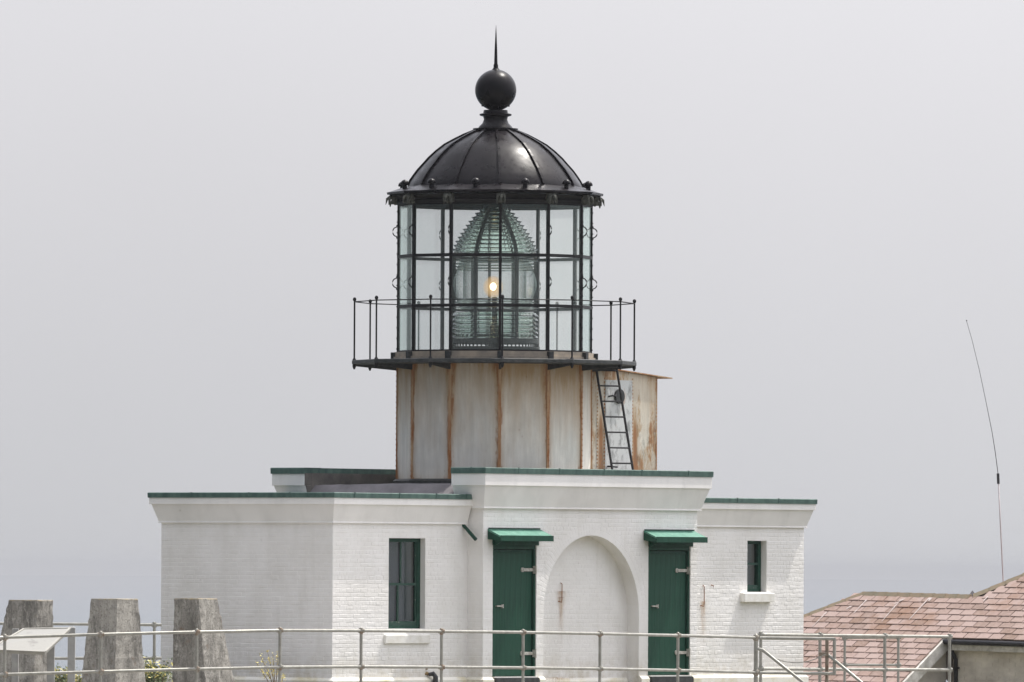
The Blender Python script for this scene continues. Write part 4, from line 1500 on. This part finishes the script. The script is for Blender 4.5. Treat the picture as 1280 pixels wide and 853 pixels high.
bush('low dark shrub with yellow flowers between the left and middle pillars', 84, 832, 172, .32, 3)
bush('small shrub with yellow flowers beside the shaded end wall', 193, 824, 174, .36, 4, 90)
p_ = at(342, 853, 158)
rt = thing('wild_mustard', 'thin weed with yellow blossom in front of the shaded white wall', 'plant', (p_.x, p_.y, 0))
st, fl = MB(), MB()
rn = random.Random(9)
tips = [((320, 828), (333, 848)), ((324, 818), (338, 845)), ((334, 812), (341, 846)), ((341, 816), (343, 846)), ((347, 816), (346, 845)), ((355, 842), (352, 853)), ((329, 834), (339, 850))]
root_ = at(343, 868, 158) - Vector((p_.x, p_.y, 0))
for tp_, md_ in tips:
    a = at(tp_[0], tp_[1], 158) - Vector((p_.x, p_.y, 0))
    b = at(md_[0], md_[1], 158) - Vector((p_.x, p_.y, 0)) + Vector((0, rn.uniform(-.08, .08), 0))
    a.y += rn.uniform(-.15, .15)
    st.tube([(root_.x, root_.y, 0), root_, b, a], [.010, .009, .007, .003], 5)
    for q_ in range(26):
        c_ = b.lerp(a, rn.uniform(.05, 1.02)) + Vector((rn.gauss(0, .014), rn.gauss(0, .014), rn.gauss(0, .014)))
        leaf(fl, c_, rn.uniform(.012, .024), rn)
st.build('stems', M_twig, rt)
fl.build('flowers', M_yellow, rt, kind='stuff')

# ------------------------------------------------------------------ tiled house at the right
YH = 208.0
P0 = at(1180, 797, YH)
PH2, PT = R(44), R(35)
h_ = Vector((math.cos(PH2), -math.sin(PH2), -.016)).normalized()
g_ = Vector((math.sin(PH2), math.cos(PH2), 0))
gs = (g_ * math.cos(PT) + Vector((0, 0, math.sin(PT)))).normalized()
rn_ = h_.cross(gs).normalized()
HB = Vector((P0.x, P0.y, 0))
house = thing('tiled_house', 'low house with weathered pink clay tile roof right of the lighthouse', 'house', HB)


def hp(a, b, c=0.0):
    """roof coordinates: along the eave, up the slope, off the roof"""
    return P0 - HB + h_ * a + gs * b + rn_ * c


# roof outline (a, b)
RIDGE_B = 1.44
left_hip = lambda b: -3.23 - (1.45 - b) * 1.167       # a at height b
right_hip = lambda b: -.30 + (b - 1.45) * 1.04
OUT = [(0, -3.0), (0, 0), (4.6, 0), (4.6, 5.0), (right_hip(5.0), 5.0), (-.30, RIDGE_B), (-3.23, RIDGE_B), (left_hip(-1.0), -1.0), (left_hip(-1.0), -3.0)]
mb = MB()
n_ = len(OUT)
vs = [hp(a, b, -.03) for a, b in OUT] + [hp(a, b, -.09) for a, b in OUT]
mb.add(vs, [tuple(range(n_)), tuple(reversed(range(n_, 2 * n_)))] + [(i, (i + 1) % n_, n_ + (i + 1) % n_, n_ + i) for i in range(n_)])
roof = mb.build('roof', M_under, house)
# far slopes behind the ridge and beyond the left hip
gb = Vector((g_.x, g_.y, 0))


def back(p_, dist):
    return p_ + gb * dist - Vector((0, 0, dist * math.tan(PT)))


r1, r2 = hp(-3.23, RIDGE_B), hp(-.30, RIDGE_B)
l1 = hp(left_hip(-1.0), -1.0)
mb = MB()
mb.add([r1, r2, back(r2, 4), back(r1, 4)], [(0, 1, 2, 3)])
mb.add([r1, back(r1, 4) + Vector((-2.5, 1.5, 0)), l1], [(0, 1, 2)])
t1_, t2_ = hp(right_hip(5.0), 5.0), hp(4.6, 5.0)
mb.add([r2, t1_, back(t1_, 6.5), back(r2, 3)], [(0, 1, 2, 3)])
mb.add([t1_, t2_, back(t2_, 6.5), back(t1_, 6.5)], [(0, 1, 2, 3)])
mb.build('far_slope', M_tile, house)
# tiles
TW, TEX, TL = .335, .197, .25
rnd = random.Random(21)
variants = []
for k in range(4):
    tw = TW - .016
    m4 = MB()
    sk = rnd.uniform(-.004, .004)
    m4.hexa([(-tw / 2, -.01 + sk, 0), (tw / 2, -.01 - sk, 0), (tw / 2, TL, -.016), (-tw / 2, TL, -.016)],
            [(-tw / 2 + .003, -.007 + sk, .022), (tw / 2 - .003, -.007 - sk, .022), (tw / 2 - .003, TL, .004), (-tw / 2 + .003, TL, .004)])
    me = m4.mesh('tile')
    me.materials.append(M_tile)
    variants.append(me)
rot = Matrix((h_, gs, rn_)).transposed()
cand = []
row = 0
b = -1.97
while b < 3.4:
    off = (row % 2) * TW / 2 + rnd.uniform(-.02, .02)
    k = -20
    while k < 20:
        a = k * TW + off
        k += 1
        lo = left_hip(b)
        hi = 4.4 if b > -.02 else -.02
        if b > RIDGE_B - .12:
            lo = right_hip(b) + .16
        sx_ = 1.0
        if a - TW / 2 < lo - .10 or a - TW / 2 > hi - .07:
            continue
        if a + TW / 2 > hi:
            w_ = hi - (a - TW / 2)
            sx_ = w_ / TW
            a = a - TW / 2 + w_ / 2
        cand.append((a, b, sx_))
    b += TEX
    row += 1
def vis(c_):
    w = HB + hp(c_[0], c_[1])
    d = w - Vector((0, 0, EYE_Z))
    px = CX + F_PX * d.dot(_r) / d.dot(_f)
    py = CY - F_PX * d.dot(_u) / d.dot(_f)
    return (px > 995 and px < 1290 and py < 865 and py > 700)
inview = [c_ for c_ in cand if vis(c_)]
rest = [c_ for c_ in cand if not vis(c_)]
inview.sort(key=lambda c_: abs(c_[0] + .5) + abs(c_[1] - .5) * .5)
rest += inview[298:]
inview = inview[:298]
for a, b, sx_ in inview:
    o = bpy.data.objects.new('tile', rnd.choice(variants))
    COL.objects.link(o)
    o.parent = roof
    m4 = (rot @ Matrix.Rotation(rnd.uniform(-.012, .012), 3, 'Z') @ Matrix.Rotation(rnd.uniform(-.012, .012), 3, 'X')).to_4x4()
    m4 = m4 @ Matrix.Scale(sx_, 4, (1, 0, 0))
    m4.translation = hp(a + rnd.uniform(-.004, .004), b + rnd.uniform(-.006, .006), -.012 + rnd.uniform(0, .004))
    o.matrix_local = m4
mb = MB()
for a, b, sx_ in rest:
    me = variants[0]
    mb.add([hp(a, b, -.012) + rot @ v_.co for v_ in me.vertices], [tuple(p_.vertices) for p_ in me.polygons])
mb.build('outer_tiles', M_tile, roof, kind='stuff')
# ridge and hip caps
def caps(p0, p1, count, w=.085):
    d_ = (p1 - p0) / count
    for k in range(count):
        a_ = p0 + d_ * k
        b_ = p0 + d_ * (k + 1.08)
        sd_ = d_.cross(Vector((0, 0, 1))).normalized()
        up_ = Vector((0, 0, 1))
        m_ = MB()
        lift = -.012
        m_.hexa([a_ - sd_ * w - up_ * .055, a_ + sd_ * w - up_ * .055, b_ + sd_ * w * .9 - up_ * .06, b_ - sd_ * w * .9 - up_ * .06],
                [a_ - sd_ * w * .35 + up_ * (.045 + lift), a_ + sd_ * w * .35 + up_ * (.045 + lift), b_ + sd_ * w * .3 + up_ * .022, b_ - sd_ * w * .3 + up_ * .022])
        m_.build('ridge_tile', M_ridge, roof)
caps(hp(-.34, RIDGE_B), hp(-3.23, RIDGE_B), 9)
caps(hp(left_hip(-.6), -.6), hp(-3.23, RIDGE_B), 8)
caps(hp(-.28, RIDGE_B + .02), hp(right_hip(4.2), 4.2), 11)
# bird droppings and lead vent
for (xa_, ya_, xb_, yb_, w_) in ((-2.95, 1.18, -2.95, .70, .022), (-2.05, 1.22, -2.0, .45, .020), (-1.98, 1.25, -2.12, 1.05, .03), (-1.35, 1.32, -1.33, .55, .020), (-1.30, 1.32, -1.28, 1.20, .04), (-3.7, .72, -3.7, .2, .02), (-3.2, .95, -3.25, .85, .035), (.15, 1.42, .15, 1.25, .022)):
    mb = MB()
    steps = 7
    pr_ = None
    for k in range(steps + 1):
        t_ = k / steps
        a = xa_ + (xb_ - xa_) * t_
        b = ya_ + (yb_ - ya_) * t_
        ww = w_ * (1 - .6 * t_) * rnd.uniform(.6, 1.3)
        cur = (hp(a - ww, b, .018), hp(a + ww, b, .018))
        if pr_:
            mb.add([pr_[0], pr_[1], cur[1], cur[0]], [(0, 1, 2, 3)])
        pr_ = cur
    mb.build('bird_dropping', M_drop, roof)
vp = at(1216, 746, 211.3) - HB
MB().add([(vp.x - .16, vp.y - .12, vp.z - .1), (vp.x + .16, vp.y - .12, vp.z - .1), (vp.x + .16, vp.y + .12, vp.z - .1), (vp.x - .16, vp.y + .12, vp.z - .1), (vp.x - .01, vp.y, vp.z + .13)],
         [(0, 1, 4), (1, 2, 4), (2, 3, 4), (3, 0, 4), (3, 2, 1, 0)]).build('roof_vent', M_lead, roof)
# walls
zdn = Vector((0, 0, 1))
eL, eR = hp(.0, .35), hp(4.5, .35)
wl_ = MB()
ez = hp(0, 0).z
a0_, a1_ = eL.copy(), eR.copy()
def flat(p_, z):
    return Vector((p_.x, p_.y, z))
wl_.hexa([flat(a0_, 0), flat(a1_, 0), flat(a1_ + gb * 4, 0), flat(a0_ + gb * 4, 0)], [flat(a0_, a0_.z - .16), flat(a1_, a1_.z - .16), flat(a1_ + gb * 4, a0_.z - .16), flat(a0_ + gb * 4, a0_.z - .16)])
wl_.build('wall', M_stucco, house)
# lower extension under the left part of the roof: its end wall faces right
s0, s1 = hp(-.16, .3), hp(-.16, -2.7)
s2 = hp(-4.2, -2.7)
s3 = hp(-4.2, .3)
MB().hexa([flat(s0, 0), flat(s1, -1.0), flat(s2, -1.0), flat(s3, 0)], [s0 - zdn * .15, s1 - zdn * .15, s2 - zdn * .15, s3 - zdn * .15]).build('wall', M_stucco, house)
# rake board, soffit board, gutter, downpipe
MB().hexa([hp(-.05, -2.9, -.26), hp(.03, -2.9, -.26), hp(.03, .02, -.26), hp(-.05, .02, -.26)], [hp(-.05, -2.9, -.025), hp(.03, -2.9, -.025), hp(.03, .02, -.025), hp(-.05, .02, -.025)]).build('rake_board', M_fascia, house, bevel=.005)
f0, f1 = hp(.04, .10), hp(4.5, .10)
MB().hexa([f0 - zdn * .31, f1 - zdn * .31, f1 - zdn * .31 + gb * .25, f0 - zdn * .31 + gb * .25], [f0 - zdn * .14, f1 - zdn * .14, f1 - zdn * .14 + gb * .25, f0 - zdn * .14 + gb * .25]).build('eave_board', M_fascia, house)
g0_, g1_ = hp(.02, -.06, -.06), hp(4.5, -.06, -.06)
MB().tube([g0_, g1_], .055, 8).build('gutter', M_gutter, house, smooth=True, auto=50)
dp = hp(.10, .02, -.12)
MB().tube([dp, dp - zdn * .12, dp + gb * .16 - zdn * .36 - h_ * .0, dp + gb * .16 - zdn * 1.6], .042, 8).tube([dp + gb * .16 - zdn * .52 - h_ * .09, dp + gb * .16 - zdn * .52 + h_ * .09], .02, 6).build('downpipe', M_gutter, house, smooth=True, auto=50)

# brick courses on the two house walls, joined real relief
mb = MB()
rnd = random.Random(33)
bz = .2
z_ = .0
row = 0
ln_ = (a1_ - a0_).length
hd_ = (a1_ - a0_).normalized()
hd_ = Vector((hd_.x, hd_.y, 0)).normalized()
while z_ < a0_.z - .30:
    x = -(row % 2) * .15
    while x < 3.2:
        x0, x1 = max(x, 0.0) + .005, x + .295
        h1 = .006 + rnd.uniform(-.003, .003)
        pa, pb = a0_ + hd_ * x0, a0_ + hd_ * x1
        o_ = -gb * h1
        if x1 > x0:
            mb.hexa([flat(pa, z_ + .005), flat(pb, z_ + .005), flat(pb, z_ + .005) + gb * .01, flat(pa, z_ + .005) + gb * .01], [flat(pa, z_ + .085), flat(pb, z_ + .085), flat(pb, z_ + .085) + gb * .01, flat(pa, z_ + .085) + gb * .01])
            for q_ in range(len(mb.v) - 8, len(mb.v)):
                if (q_ - (len(mb.v) - 8)) % 4 in (0, 1):
                    mb.v[q_] = tuple(Vector(mb.v[q_]) + o_)
        x += .30
    z_ += .09
    row += 1
mb.build('wall_bricks', M_stucco, house, kind='stuff')

# ------------------------------------------------------------------ whip antenna beyond the house
ab = at(1254, 727, 214)
ant = thing('whip_antenna', 'thin bent whip antenna rising behind the tiled roof', 'antenna', (ab.x, ab.y, 0))
ao = Vector((ab.x, ab.y, 0))
MB().tube([Vector((0, 0, 0)), at(1254, 727, 214) - ao, at(1251, 665, 214) - ao, at(1248, 600, 214) - ao], .0135, 8).build('mast', M_ant, ant, smooth=True)
MB().tube([at(1248.0, 605, 214) - ao, at(1247.5, 592, 214) - ao], .028, 8).build('loading_coil', M_antdark, ant)
MB().tube([at(x, y, 214) - ao for x, y in ((1247.5, 592), (1244, 565), (1240, 540), (1232, 500), (1224, 462), (1215, 425), (1208.3, 402))], [.008, .008, .007, .006, .0055, .005, .0045], 6).build('whip', M_antdark, ant)
MB().sphere(at(1208.3, 401, 214) - ao, .014, 8, 6).build('tip', M_antdark, ant)

# ------------------------------------------------------------------ sea air
hm = bpy.data.materials.new('sea_haze')
hm.use_nodes = True
hn = hm.node_tree
hn.nodes.remove(hn.nodes['Principled BSDF'])
pv = hn.nodes.new('ShaderNodeVolumePrincipled')
pv.inputs['Color'].default_value = (.55, .565, .595, 1)
pv.inputs['Density'].default_value = .0001
pv.inputs['Anisotropy'].default_value = 0.0
hn.links.new(pv.outputs[0], hn.nodes['Material Output'].inputs['Volume'])
MB().box(-12000, 12000, -3000, 24000, SEA_Z - 1.5, 14.0).build('haze', hm, kind='stuff')
